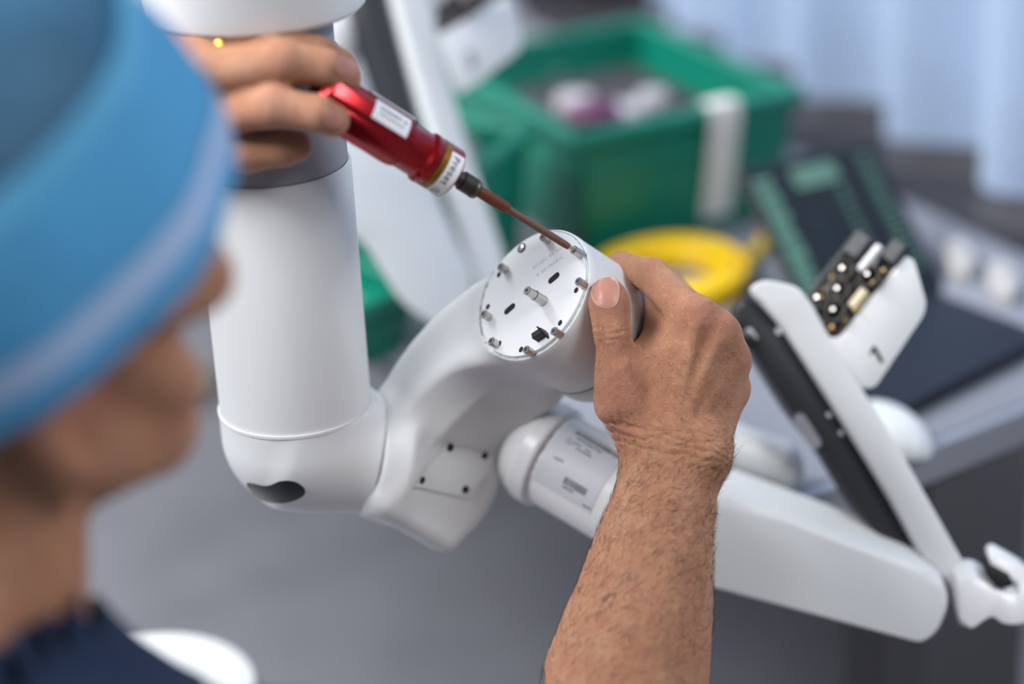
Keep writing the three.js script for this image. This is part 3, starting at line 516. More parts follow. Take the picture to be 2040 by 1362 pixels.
// the metal end plate
const plateX = UP.clone().cross(nP).normalize(), plateY = nP.clone().cross(plateX);
{
  const pl = (p) => { const d = p.clone().sub(plateC); return [d.dot(plateX), d.dot(plateY)]; };
  // text frame: line runs from the upper right to the lower left of the plate, letters upside down
  const [tx0, ty0] = pl(inPlate(1121, 511)), [tx1, ty1] = pl(inPlate(1059, 556)), ang = Math.atan2(ty1 - ty0, tx1 - tx0), S = 1024 / (2 * RP);
  const tex = canvasTex(1024, 1024, (x, w, h) => {
    x.fillStyle = '#e4e5e6'; x.fillRect(0, 0, w, h);
    for (let i = 0; i < 900; i++) { x.strokeStyle = `rgba(${rnd() < 0.5 ? '255,255,255' : '190,192,196'},0.10)`; x.lineWidth = 1; const a = rnd() * 1024, b = rnd() * 1024, l = 20 + rnd() * 60, q = rnd() * 6.28; x.beginPath(); x.moveTo(a, b); x.lineTo(a + l * cos(q), b + l * sin(q)); x.stroke(); }
    const put = (s, px, py) => { const [a, b] = pl(inPlate(px, py)); x.save(); x.translate(512 + a * S, 512 - b * S); x.rotate(-ang); x.font = '40px monospace'; x.textBaseline = 'middle'; x.fillStyle = '#9a9ca2'; x.fillText(s, 0, 0); x.restore(); };
    put('318392-04 A', 1121, 511); put('19 14 105125', 1118, 493);
  });
  M.plate = std({ color: 0xffffff, map: tex, roughness: 0.45, metalness: 0.3 });
  const g = new THREE.CylinderGeometry(RP, RP, 0.004, 96, 1); const top = lathe([[0, 0], [RP - 0.0004, 0], [RP, -0.0005], [RP, -0.004]], plateC, nP, 96);
  const A = top.attributes.position, uv = new Float32Array(A.count * 2); for (let i = 0; i < A.count; i++) { const [a, b] = pl(V(A.getX(i), A.getY(i), A.getZ(i))); uv[2 * i] = 0.5 + a / (2 * RP); uv[2 * i + 1] = 0.5 + b / (2 * RP); } top.setAttribute('uv', new THREE.BufferAttribute(uv, 2));
  const plate = part('end_plate', top, M.plate, robot, 'bare metal end plate with engraved numbers');
  part('gasket', lathe([[RP - 0.0005, -0.0030], [RP + 0.0012, -0.0022], [RP + 0.0014, -0.004]], plateC, nP, 96), M.greyPlastic, robot);
  part('plate_rim', lathe([[RP + 0.0008, -0.005], [RP + 0.0009, -0.0026], [RP + 0.0013, -0.0021], [RP + 0.0019, -0.0023], [RP + 0.0024, -0.0034], [RP + 0.0026, -0.008]], plateC, nP, 96), M.white, robot);
  const post = (tip, base, r) => {                            // a socket screw standing on the plate
    const b = inPlate(...base), q = onPlane(...tip, b, plateX.clone().cross(nP).normalize().lerp(plateX, 0)); let L = clamp(hypot(tip[0] - base[0], tip[1] - base[1]) / (2990 * 0.757), 0.004, 0.022);
    const m = part('socket_screw', lathe([[r, -0.001], [r, L - 0.0004], [r - 0.0004, L], [r * 0.5, L], [r * 0.45, L - 0.002], [0, L - 0.002]], b, nP, 24), M.steel, plate, 'steel socket screw');
    return m;
  };
  [[[1080, 472], [1092, 479]], [[1142, 497], [1158, 507]], [[1151, 560], [1163, 567]], [[1103, 658], [1115, 666]], [[1047, 696], [1058, 702]], [[977, 680], [990, 686]], [[962, 625], [975, 632]], [[996, 531], [1008, 538]]].forEach(([t, b]) => post(t, b, 0.0029));
  { const b = inPlate(1083, 599); part('centre_post', lathe([[0.0036, -0.001], [0.0036, 0.0095], [0.0031, 0.010], [0.0031, 0.017], [0.0027, 0.0174], [0.0013, 0.0174], [0.0012, 0.0155], [0, 0.0155]], b, nP, 28), M.steel, plate, 'stepped steel post'); }
  part('dowel_pin', lathe([[0, 0.0004], [0.002, 0.0004], [0.0026, 0]], inPlate(1039, 494).addScaledVector(nP, 0.0002), nP, 20), M.steel, plate);
  part('dowel_hole', lathe([[0.0025, 0.0002], [0.0036, 0.0002]], inPlate(1039.5, 494), nP, 24), M.hole, plate);
  const oval = (x, y, a, b, turn) => { const s = new THREE.Shape(); s.absellipse(0, 0, a, b, 0, 2 * PI, false, turn); const q = new THREE.ShapeGeometry(s, 16); q.applyMatrix4(basis(plateX, plateY, nP, inPlate(x, y).addScaledVector(nP, 0.00012))); return q; };
  for (const [x, y] of [[994, 547], [972, 611], [995, 684], [1038, 696], [1116, 643], [1148, 578]]) part('drilled_hole', oval(x, y, 0.0017, 0.0021, 0.3), M.hole, plate);
  const stad = (x, y) => { const c = inPlate(x, y), d = inPlate(x + 7, y - 6).sub(inPlate(x - 7, y + 6)).normalize(), e = nP.clone().cross(d), s = new THREE.Shape(); s.absarc(0.0026, 0, 0.0024, -PI / 2, PI / 2); s.absarc(-0.0026, 0, 0.0024, PI / 2, 3 * PI / 2); const q = new THREE.ShapeGeometry(s, 12); q.applyMatrix4(basis(d, e, nP, c.addScaledVector(nP, 0.00012))); return q; };
  part('slot', stad(1103.5, 553.5), M.hole, plate); part('slot', stad(1015.5, 615), M.hole, plate);
  const c = inPlate(1080, 670), cx = inPlate(1088, 660).sub(inPlate(1070, 672)).normalize(), cy2 = nP.clone().cross(cx);
  part('clip', merge([box(0.0085, 0.0045, 0.006, basis(cx, cy2, nP, c.clone().addScaledVector(nP, 0.003)), 0.0005), prism([c.clone().addScaledVector(cx, 0.0042), c.clone().addScaledVector(cx, 0.0042).addScaledVector(nP, 0.011), c.clone().addScaledVector(cx, 0.0042).addScaledVector(cy2, -0.005)], cx.clone().multiplyScalar(0.001), 0.0003, 0.0002)]), M.black, plate, 'small black clip');
}
// elbow, tube, collar and upper joint
const tubeDir = P(577, 400, 1.43).sub(P(592, 830, 1.49)).normalize();
const tubeUp = UP.clone().addScaledVector(dirW(1, 0, 0), 0.0).normalize();
const elbowC = P(594, 857, 1.537), tubeAxis = tubeUp, tubeAt = (s) => elbowC.clone().addScaledVector(tubeAxis, s), RT = 0.0530;
{
  const ringO = tubeAt(0.0205);
  const ball = (x, y, z) => hypot(x - elbowC.x, y - elbowC.y, z - elbowC.z) - RT;
  const up = cylinder(tubeAt(0.0), tubeAt(0.024), RT * 1.0, 0.001);
  const arm = cylinder(elbowC.clone().addScaledVector(dirW(0, 1, 0), -0.0), flangeC, 0.0405, 0.003), armF = capsule(elbowC.clone().addScaledVector(dirW(0, 1, 0), -0.008), flangeC.clone().addScaledVector(uF, -0.0416), 0.043, RF);
  const arm2 = cylinder(flangeC.clone().addScaledVector(uF, -0.06), flangeC, RF, 0.0012);
  const elbowF = (x, y, z) => max(smin(smin(min(ball(x, y, z), up(x, y, z)), arm2(x, y, z), 0.018), armF(x, y, z), 0.008), (x - ringO.x) * tubeAxis.x + (y - ringO.y) * tubeAxis.y + (z - ringO.z) * tubeAxis.z);
  const [lo, hi] = bounds([elbowC, flangeC, tubeAt(0.012)], 0.064);
  part('elbow', mesh(elbowF, lo, hi, 0.0026), M.white, robot);
  part('badge', sheet(elbowF, [[492, 962], [530, 968], [560, 958], [588, 960], [607, 974], [602, 988], [570, 1000], [535, 999], [510, 986]], 0.0006, 8, 5), M.black, robot, 'black badge');
  part('elbow_ring', lathe([[RT * 0.99, 0.0], [RT * 1.012, 0.0], [RT * 1.012, 0.0022], [RT * 0.99, 0.0022]], tubeAt(0.0195), tubeAxis, 72), M.whiteGloss, robot);
  part('tube', lathe([[RT * 0.985, 0], [RT * 0.985, 0.175], [RT * 0.975, 0.1765], [RT * 0.95, 0.177]], tubeAt(0.0205), tubeAxis, 72), M.white, robot);
  part('collar', lathe([[RT * 0.93, 0], [RT * 0.945, 0.001], [RT * 0.945, 0.075], [RT * 0.90, 0.078], [RT * 0.90, 0.115]], tubeAt(0.197), tubeAxis, 72), M.greyPlastic, robot);
  part('upper_joint', lathe([[RT * 0.8, 0.0], [RT * 1.25, 0.0005], [RT * 1.32, 0.004], [RT * 1.35, 0.012], [RT * 1.35, 0.20], [RT * 1.2, 0.24], [0, 0.26]], tubeAt(0.300), tubeAxis, 72), M.white, robot);
}

// ---------------------------------------------------------------- grippers and links
const away = dirW(0, 0.407, -0.913).normalize();
const poly = (list, d) => list.map(([x, y, dd, r]) => { const p = P(x, y, dd ?? d); if (r !== undefined) p.r = r; return p; });
function digit(s, px, py, o, n, size, turn) {                  // flat printed digit on a face
  const tex = canvasTex(128, 128, (x) => { x.clearRect(0, 0, 128, 128); x.fillStyle = '#16181c'; x.font = 'bold 120px sans-serif'; x.textAlign = 'center'; x.textBaseline = 'middle'; x.fillText(s, 64, 68); });
  const c = onPlane(px, py, o, n), up = onPlane(px - turn[0], py - turn[1], o, n).sub(c).normalize(), rt = up.clone().cross(n).normalize();
  const g = new THREE.PlaneGeometry(size, size); g.applyMatrix4(basis(rt, up, n, c.addScaledVector(n, 0.0004)));
  return [g, std({ map: tex, transparent: true, alphaTest: 0.5, roughness: 0.6 })];
}
function gripper(root, q) {
  part('link', prism(q.link, q.linkE, 0.016, 0.004), M.white, root);
  if (q.lump) part('link_end', mesh(q.lump.f, ...bounds(q.lump.pts, 0.045), 0.003), M.white, root);
  part('cover_bar', prism(q.bar, q.barE.clone().multiplyScalar(0.28), 0.008, 0.0025), M.white, root);
  const sh = q.barE.clone().multiplyScalar(0.28);
  const db = part('dark_body', prism(q.dark.map((p) => { const z = p.clone().add(sh); z.r = p.r; return z; }), q.barE.clone().multiplyScalar(0.72), 0.010, 0.003), M.darkBody, root, 'dark grey inner body');
  // box of springs
  const N = q.faceN;
  const tool = part('front_panel', prism(q.panel, q.boxE.clone().multiplyScalar(0.09), 0.006, 0.0015), M.white, root, 'white numbered front panel');
  part('tray', prism(q.tray, q.boxE.clone().multiplyScalar(0.86), 0.004, 0.001), M.darkBody, root, 'dark tray behind the panel');
  part('rear_panel', prism(q.panel.map((p) => { const z = p.clone().addScaledVector(q.boxE, 0.93); z.r = p.r; return z; }), q.boxE.clone().multiplyScalar(0.07), 0.006, 0.001), M.darkBody, root);
  const [dg, dm] = digit(q.digit[0], q.digit[1], q.digit[2], q.panel[0].clone(), N, q.digit[3], q.digit[4]);
  part('number', dg, dm, tool, 'black printed number');
  return db;
}
const polyN = (pts) => { const N = V(0, 0, 0); for (let i = 0; i < pts.length; i++) N.add(pts[i].clone().cross(pts[(i + 1) % pts.length])); N.normalize(); if (N.dot(EYE.clone().sub(pts[0])) < 0) N.negate(); return N; };
{
  const panelG = poly([[1678, 679], [1811, 513], [1824, 520], [1848, 603], [1843, 628], [1745, 774], [1717, 776], [1675, 722], [1646, 672]], 1.60);
  const trayG = poly([[1676, 686], [1809, 521], [1820, 540], [1700, 708]], 1.603);
  const boxE = dirW(-0.033, 0.023, -0.03).normalize().multiplyScalar(0.05);
  const lumpPts = [P(1330, 860, 1.66), P(1545, 930, 1.66)];
  const G = {
    link: poly([[1318, 944], [1474, 995], [1640, 1058], [1832, 1128], [1884, 1165], [1892, 1205], [1872, 1258], [1838, 1286], [1318, 1146]], 1.585),
    linkE: away.clone().multiplyScalar(0.052),
    lump: { f: capsule(lumpPts[0], lumpPts[1], 0.026, 0.022), pts: lumpPts },
    bar: poly([[1492, 574], [1520, 556], [1588, 568], [1616, 600], [1657, 675], [1795, 896], [1940, 1154], [1958, 1220], [1920, 1255], [1895, 1160], [1838, 1110], [1768, 983], [1667, 819], [1557, 648], [1519, 606]], 1.60),
    dark: poly([[1490, 590], [1524, 600], [1562, 645], [1670, 816], [1771, 980], [1840, 1107], [1822, 1124], [1775, 1091], [1711, 1008], [1636, 888], [1579, 819], [1480, 662], [1463, 626]], 1.60),
    barE: dirW(-0.003, -0.002, -0.035).normalize().multiplyScalar(0.036),
    panel: panelG, tray: trayG, boxE, faceN: polyN(panelG), digit: ['1', 1746, 706, 0.020, [14, 26]],
  };
  const db = gripper(robot, G);
  const dN = polyN(G.dark);
  // openings and markers on the dark side
  const side = (x, y, dd) => onPlane(x, y, G.dark[3].clone().addScaledVector(G.barE, 0.28), dN).addScaledVector(dN, dd);
  const along = G.bar[12].clone().sub(G.bar[13]).normalize(), ew = dN.clone().cross(along);
  const stadium = (L, r) => { const s = new THREE.Shape(); s.absarc(L / 2, 0, r, -PI / 2, PI / 2); s.absarc(-L / 2, 0, r, PI / 2, 3 * PI / 2); return s; };
  const tag = (x, y, L, r, mat, nm) => { const g = new THREE.ExtrudeGeometry(stadium(L, r), { depth: 0.0012, bevelEnabled: false }); g.applyMatrix4(basis(along, ew, dN, side(x, y, 0.0006))); part(nm, g, mat, db); };
  tag(1490, 672, 0.009, 0.005, M.hole, 'opening'); tag(1496, 668, 0.006, 0.003, M.paper, 'insert');
  tag(1608, 858, 0.02, 0.0045, M.greyPlastic, 'window'); tag(1550, 660, 0.0012, 0.002, M.paper, 'marker'); tag(1651, 826, 0.0008, 0.0016, M.paper, 'marker'); tag(1675, 862, 0.0008, 0.0016, M.paper, 'marker');
  // springs and pins in the open top of the box
  const topY = (u, v) => { const a = trayG[0], b = trayG[1]; return a.clone().lerp(b, u).addScaledVector(boxE, 0.06 + v * 0.8); };
  const out = boxE.clone().cross(trayG[1].clone().sub(trayG[0])).normalize(); if (out.dot(UP) < 0) out.negate();
  const bx0 = trayG[1].clone().sub(trayG[0]).normalize();
  const coil = (c, r) => { const b1 = bx0.clone(), b2 = out.clone().cross(bx0); const pts = []; for (let k = 0; k <= 60; k++) { const a = k / 60 * 2 * PI * 4; pts.push(c.clone().addScaledVector(b1, r * cos(a)).addScaledVector(b2, r * sin(a)).addScaledVector(out, 0.001 + 0.009 * k / 60)); } return tube(pts, 0.0013, 160, 6); };
  const at = (x, y, h) => onPlane(x, y, trayG[0].clone().addScaledVector(out, h), out);
  for (const [x, y] of [[1690, 548], [1740, 560], [1680, 588], [1640, 606], [1672, 630]]) { const c = at(x, y, 0.002); part('spring', coil(c, 0.0075), M.darkSteel, root1(), 'dark coil spring'); part('pin', cyl(c.clone(), c.clone().addScaledVector(out, 0.014), 0.0018, 0.0014, 12), M.steel, robot, 'steel pin'); }
  function root1() { return robot; }
  for (const [x, y, h, r] of [[1664, 560, 0.004, 0.002], [1650, 588, 0.005, 0.0025], [1642, 600, 0.004, 0.002], [1747, 572, 0.006, 0.002], [1768, 548, 0.006, 0.0022], [1690, 645, 0.005, 0.0022], [1665, 660, 0.005, 0.0026], [1650, 652, 0.005, 0.002], [1710, 625, 0.005, 0.002]]) { const c = at(x, y, 0.001); part('contact', cyl(c, c.clone().addScaledVector(out, h + 0.004), r * 0.75, r * 0.6, 12), M.brass, robot, 'brass contact'); }
  const bx = trayG[1].clone().sub(trayG[0]).normalize(), fm = (x, y, h) => basis(bx, out, bx.clone().cross(out), at(x, y, h));
  part('block', box(0.016, 0.012, 0.006, fm(1713, 598, 0.004), 0.001), std({ color: 0xd8c9a8, roughness: 0.5 }), robot, 'cream block');
  part('block', box(0.022, 0.018, 0.016, fm(1716, 495, 0.006), 0.003), M.darkBody, robot, 'dark block');
  part('block', box(0.024, 0.016, 0.006, fm(1738, 520, 0.006), 0.002), M.whiteGloss, robot, 'white block');
  part('block', box(0.018, 0.012, 0.014, fm(1785, 505, 0.004), 0.002), M.darkBody, robot, 'dark block');
  // white clip at the end of the bar
  part('end_clip', merge([
    prism(poly([[1905, 1160], [1945, 1150], [1990, 1175], [2030, 1190], [2075, 1150], [2080, 1235], [2020, 1247], [1995, 1243], [1978, 1228], [1960, 1238], [1935, 1257], [1910, 1235]], 1.58), away.clone().multiplyScalar(0.03), 0.006, 0.002),
    prism(poly([[1972, 1115], [1985, 1107], [2045, 1140], [2075, 1190], [2050, 1200], [2022, 1160], [1975, 1130]], 1.59), away.clone().multiplyScalar(0.02), 0.004, 0.0015)]), M.whiteGloss, robot, 'white end clip');
  part('clip_slot', prism(poly([[1966, 1133], [2020, 1162], [2012, 1170], [1985, 1172], [1962, 1142]], 1.578), away.clone().multiplyScalar(0.02), 0.002, 0.0005), M.hole, robot);
}
// second robot arm behind
{
  const d = 1.88; const robot2 = thing('robot_arm', 'second white robot arm behind the first, its panel in front of the green crates', 'robot', P(800, 420, d).setY(BENCH_Y));
  const poly = (list, dd) => list.map(([x, y]) => P(x, y, (dd ?? d) + (x - 850) * 0.00028));
  const panel2 = poly([[882, 68], [1015, -12], [1030, 8], [1040, 78], [1036, 102], [925, 186], [908, 182], [885, 120], [868, 62]], d), E2 = dirW(-0.018, 0.012, -0.036).normalize().multiplyScalar(0.045);
  const lp = [P(560, 330, 1.93), P(760, 420, 1.93)];
  const G = {
    link: poly([[540, 230], [700, 270], [818, 318], [850, 370], [898, 480], [940, 556], [945, 640], [880, 660], [800, 610], [720, 480], [560, 400]], 1.86),
    linkE: away.clone().multiplyScalar(0.05), lump: null,
    bar: poly([[700, -330], [800, -330], [850, -60], [878, 100], [930, 280], [1004, 500], [1040, 640], [975, 640], [945, 545], [880, 320], [825, 130], [788, -10]], d),
    dark: poly([[690, -330], [740, -310], [790, -10], [826, 130], [880, 320], [948, 545], [930, 545], [850, 340], [800, 200], [745, 30]], d),
    barE: dirW(-0.0225, -0.0035, -0.03).normalize().multiplyScalar(0.042),
    panel: panel2, tray: poly([[880, 66], [1010, -14], [1024, 6], [905, 84]], d + 0.003), boxE: E2, faceN: polyN(panel2), digit: ['2', 938, 118, 0.020, [10, 26]],
  };
  gripper(robot2, G);
  const f = (x, y, z) => smin(capsule(P(560, 40, 1.9), P(655, 60, 1.9), 0.028, 0.026)(x, y, z), capsule(P(655, 60, 1.9), P(600, 300, 1.9), 0.026, 0.03)(x, y, z), 0.02);
  part('elbow', mesh(f, ...bounds([P(560, 40, 1.9), P(655, 60, 1.9), P(600, 300, 1.9)], 0.04), 0.004), M.white, robot2);
  for (const [x, y, r] of [[885, 30, 0.006], [905, 12, 0.006], [925, 30, 0.006], [945, 10, 0.006]]) { const c = P(x, y, d + 0.02), pts = []; for (let k = 0; k <= 40; k++) { const a = k / 40 * 2 * PI * 4; pts.push(c.clone().add(V(r * cos(a), 0.009 * k / 40, r * sin(a)))); } part('spring', tube(pts, 0.0011, 100, 6), M.darkSteel, robot2, 'dark coil spring'); }
}

// ---------------------------------------------------------------- torque screwdriver
{
  const tip = inPlate(1158, 507).addScaledVector(nP, 0.0072), a = dirW(-0.777, 0.456, 0.434).normalize(), at = (s) => tip.clone().addScaledVector(a, s), aT = a.clone().negate();
  const t = thing('screwdriver', 'red torque screwdriver with a rusty bit held over the end plate', 'screwdriver', tip.clone());
  const rust = dataTex(256, (i, j) => { const n = 0.5 + 0.5 * fbm(i / 5, j / 5, 2, 4), m = 0.5 + 0.5 * noise(i / 2, j / 2, 8); return [88 + 46 * n + 18 * m, 66 + 26 * n + 14 * m, 54 + 18 * n + 12 * m]; }, true);
  M.rust = std({ map: rust, roughness: 0.6, metalness: 0.35 });
  M.copper = std({ color: 0x8a5236, map: rust.clone(), roughness: 0.5, metalness: 0.35 }); M.copper.color.set(0xffc9a4);
  part('bit_tip', lathe([[0, -0.002], [0.0014, -0.002], [0.0018, 0.004], [0.0021, 0.005]], at(0), a, 12), M.steel, t);
  part('blade', lathe([[0.0021, 0.005], [0.0024, 0.008], [0.0025, 0.0555]], at(0), a, 20), M.rust, t, 'rusty round blade');
  part('hex_shank', lathe([[0.0025, 0.0550], [0.0042, 0.0580], [0.0042, 0.082]], at(0), a, 6), M.copper, t, 'brown hexagonal shank');
  part('chuck', lathe([[0.0042, 0.0805], [0.0062, 0.0812], [0.0065, 0.084], [0.0065, 0.094], [0.0052, 0.0945], [0.0052, 0.104]], at(0), a, 32), M.darkSteel, t);
  part('chuck_ring', lathe([[0.0066, 0.0822], [0.0069, 0.0832], [0.0066, 0.0845]], at(0), a, 32), std({ color: 0x75685a, roughness: 0.4, metalness: 0.9 }), t);
  const R = 0.0167;
  part('collar', lathe([[0, 0.1024], [R - 0.002, 0.1022], [R, 0.1035], [R, 0.1215], [R + 0.0004, 0.1222], [R + 0.0004, 0.1245], [R - 0.0016, 0.127], [R - 0.0016, 0.140], [R - 0.0003, 0.1425]], at(0), a, 64), M.red, t, 'shiny red metal collar');
  // fluted grip
  const view = EYE.clone().sub(at(0.15)).normalize(), A = view.addScaledVector(a, -view.dot(a)).normalize(), Rd = aT.clone().cross(A).normalize();
  const gp = [], gi = [], ns = 144, prof = [[R - 0.0006, 0.1415], [R, 0.1435], [R + 0.0004, 0.147], [R + 0.0004, 0.20], [R - 0.0012, 0.205], [R - 0.006, 0.2085], [0, 0.209]];
  prof.forEach(([r, s], j) => { for (let i = 0; i < ns; i++) { const th = i / ns * 2 * PI, fl = j > 0 && j < 5 ? 0.0014 * Math.pow(max(0, cos(th * 6)), 3) : 0, q = at(s).addScaledVector(A, (r - fl) * cos(th)).addScaledVector(Rd, (r - fl) * sin(th)); gp.push(q.x, q.y, q.z); if (j < prof.length - 1) { const c = j * ns + i, d = j * ns + (i + 1) % ns; gi.push(c, d, d + ns, c, d + ns, c + ns); } } });
  let gg = new THREE.BufferGeometry(); gg.setAttribute('position', new THREE.Float32BufferAttribute(gp, 3)); gg.setIndex(gi); gg = toCreasedNormals(gg, 0.5); part('grip', gg, M.red, t, 'fluted red grip');
  const patch = (s0, s1, t0, t1, rad, flip) => {                // sheet on the round; u follows the writing
    const nu = 30, nv = 4, pos = [], nor = [], uv = [], idx = [];
    for (let j = 0; j <= nv; j++) for (let i = 0; i <= nu; i++) { const th = t0 + (t1 - t0) * i / nu, d = A.clone().multiplyScalar(cos(th)).addScaledVector(Rd, sin(th)), p = at(s0 + (s1 - s0) * j / nv).addScaledVector(d, rad); pos.push(p.x, p.y, p.z); nor.push(d.x, d.y, d.z); if (flip) uv.push(j / nv, 1 - i / nu); else uv.push(i / nu, 1 - j / nv); if (i < nu && j < nv) { const q = j * (nu + 1) + i; idx.push(q, q + nu + 1, q + 1, q + 1, q + nu + 1, q + nu + 2); } }
    const g = new THREE.BufferGeometry(); g.setAttribute('position', new THREE.Float32BufferAttribute(pos, 3)); g.setAttribute('normal', new THREE.Float32BufferAttribute(nor, 3)); g.setAttribute('uv', new THREE.Float32BufferAttribute(uv, 2)); g.setIndex(idx); return g;
  };
  const lab = (w, h, bg, draw, o = {}) => std({ map: canvasTex(w, h, (x) => { x.fillStyle = bg; x.fillRect(0, 0, w, h); draw(x); }), roughness: 0.4, side: THREE.DoubleSide, ...o });
  part('preset_band', patch(0.1042, 0.1142, -0.85, 1.35, R + 0.0002), lab(640, 180, '#e6e6e8', (x) => { x.fillStyle = '#1b1d24'; x.font = 'bold 118px sans-serif'; x.textBaseline = 'middle'; x.fillText('Preset', 40, 98); x.lineWidth = 10; x.strokeStyle = '#2a2c34'; x.beginPath(); x.ellipse(545, 95, 56, 44, 0, 0, 7); x.stroke(); x.beginPath(); x.moveTo(515, 120); x.lineTo(545, 62); x.lineTo(575, 120); x.moveTo(545, 62); x.lineTo(545, 130); x.stroke(); }), t, 'white band reading Preset');
  part('gold_band', patch(0.1144, 0.1186, -1.3, 1.35, R + 0.0002), lab(640, 90, '#8a6414', (x) => { x.fillStyle = '#3a2808'; x.font = 'bold 50px sans-serif'; x.textBaseline = 'middle'; x.fillText('E E·OM·A', 230, 46); }, { metalness: 0.4 }), t, 'gold band');
  part('sticker', patch(0.1475, 0.1745, -1.05, -0.22, R + 0.0009, true), lab(420, 240, '#dfe0e4', (x) => { x.fillStyle = '#23252c'; x.font = 'bold 62px sans-serif'; x.textBaseline = 'middle'; x.fillText('A 19M4020', 40, 90); x.fillRect(60, 150, 300, 12); }), t, 'white sticker with a serial number');
  part('sticker', patch(0.1435, 0.177, -1.85, -1.28, R + 0.0011, true), M.paper, t, 'white sticker');
}

// ---------------------------------------------------------------- the person
const person = thing('person', 'person in a blue cap and navy shirt, holding the drum and a screwdriver', 'person', P(-120, 1500, 1.15).setY(0));
const joint = (x, y, d) => P(x, y, d);
const cx1 = dirW(1, 0, 0), cy1 = dirW(0, 1, 0), cz1 = dirW(0, 0, 1);
function union(list, k) { return (x, y, z) => { let d = list[0](x, y, z); for (let i = 1; i < list.length; i++) d = smin(d, list[i](x, y, z), k); return d; }; }
// --- right forearm and hand
const RA = [[1196, 1640, 1.385, 0.054, 0.052], [1222, 1500, 1.40, 0.0555, 0.049], [1247, 1362, 1.412, 0.0538, 0.044], [1264, 1280, 1.418, 0.0500, 0.041], [1282, 1200, 1.424, 0.0454, 0.0365], [1297, 1120, 1.430, 0.0408, 0.0325], [1312, 1050, 1.435, 0.0366, 0.0285], [1330, 975, 1.440, 0.0329, 0.0245], [1340, 920, 1.445, 0.0308, 0.0225], [1340, 870, 1.448, 0.0310, 0.0215]];
const forearm = limb(RA.map(([x, y, d, a, b]) => ({ p: joint(x, y, d), ra: a, rb: b })), cx1, 34);
const cp = (a, b, ra, rb) => capsule(joint(...a), joint(...b), ra, rb);
const mcp = { i: [1392, 640, 1.437], m: [1436, 672, 1.442], r: [1458, 722, 1.455], p: [1458, 780, 1.472] };
const thumbIP = [1219, 660, 1.437], thumbMCP = [1231, 748, 1.443], thumbTip = [1213, 592, 1.437];
const palm = union([
  cp([1312, 880, 1.452], mcp.i, 0.0205, 0.0135), cp([1335, 880, 1.450], mcp.m, 0.0205, 0.0130), cp([1360, 885, 1.452], mcp.r, 0.0195, 0.0118), cp([1382, 890, 1.456], mcp.p, 0.0185, 0.0112),
  ellipsoid(joint(1350, 770, 1.468), cx1, cy1, cz1, 0.036, 0.045, 0.020),
], 0.014);
const thumb = union([cp([1285, 860, 1.455], [1240, 800, 1.447], 0.019, 0.0165), cp([1240, 800, 1.447], thumbMCP, 0.0165, 0.0133), cp(thumbMCP, thumbIP, 0.0130, 0.0120)], 0.010);
const thumbEnd = ellipsoid(joint(1214, 606, 1.4375), cx1.clone().addScaledVector(cy1, 0.1).normalize(), cy1.clone().addScaledVector(cx1, -0.1).normalize(), cz1, 0.0124, 0.0178, 0.0105);
const thumbTail = cp(thumbIP, [1215, 610, 1.4375], 0.0119, 0.0118);
const web = cp([1262, 745, 1.452], [1350, 690, 1.452], 0.0135, 0.013);
const inner = cp([1322, 610, 1.478], [1325, 690, 1.475], 0.0125, 0.015);
const web2 = cp([1268, 716, 1.458], [1330, 672, 1.458], 0.0075, 0.009);
const fi = union([cp(mcp.i, [1297, 548, 1.472], 0.0132, 0.0113), cp([1297, 548, 1.472], [1240, 532, 1.518], 0.0113, 0.0102), cp([1240, 532, 1.518], [1212, 552, 1.548], 0.0100, 0.0088)], 0.004);
const fm = union([cp(mcp.m, [1372, 612, 1.525], 0.0130, 0.0112), cp([1372, 612, 1.525], [1335, 570, 1.560], 0.0110, 0.0098), cp([1335, 570, 1.560], [1290, 590, 1.575], 0.0096, 0.0086)], 0.004);
const fr = union([cp(mcp.r, [1425, 660, 1.53], 0.0120, 0.0104), cp([1425, 660, 1.53], [1370, 640, 1.575], 0.0102, 0.0093), cp([1370, 640, 1.575], [1325, 650, 1.585], 0.0090, 0.0082)], 0.004);
const fp = union([cp(mcp.p, [1432, 738, 1.54], 0.0110, 0.0092), cp([1432, 738, 1.54], [1385, 715, 1.573], 0.0090, 0.0082), cp([1385, 715, 1.573], [1350, 715, 1.58], 0.0080, 0.0074)], 0.004);
const knuck = [[1388, 622, 1.4255, 0.0078], [1434, 655, 1.4305, 0.0080], [1462, 706, 1.444, 0.0072], [1464, 765, 1.461, 0.0066]].map(([x, y, d, r]) => { const c = joint(x, y, d + r * 0.55); return (X, Y, Z) => hypot(X - c.x, Y - c.y, Z - c.z) - r * 1.25; });
const tendon = [[[1342, 850, 1.4305], [1385, 650, 1.4225]], [[1356, 850, 1.4300], [1428, 680, 1.4275]], [[1372, 855, 1.432], [1452, 730, 1.4405]], [[1300, 860, 1.436], [1240, 735, 1.4295]]].map(([a, b]) => cp(a, b, 0.0030, 0.0034));
const styloid = (() => { const c = joint(1412, 905, 1.435); return (x, y, z) => hypot(x - c.x, y - c.y, z - c.z) - 0.0135; })();
const tAx = joint(...thumbTip).sub(joint(...thumbMCP)).normalize(), tIP = joint(...thumbIP), wr = joint(1342, 893, 1.44), fAx = joint(1342, 893, 1.44).sub(joint(1297, 1120, 1.430)).normalize();
const nailC = joint(1206, 583, 1.4265);
const crease = (v, w) => exp(-(v * v) / (w * w));
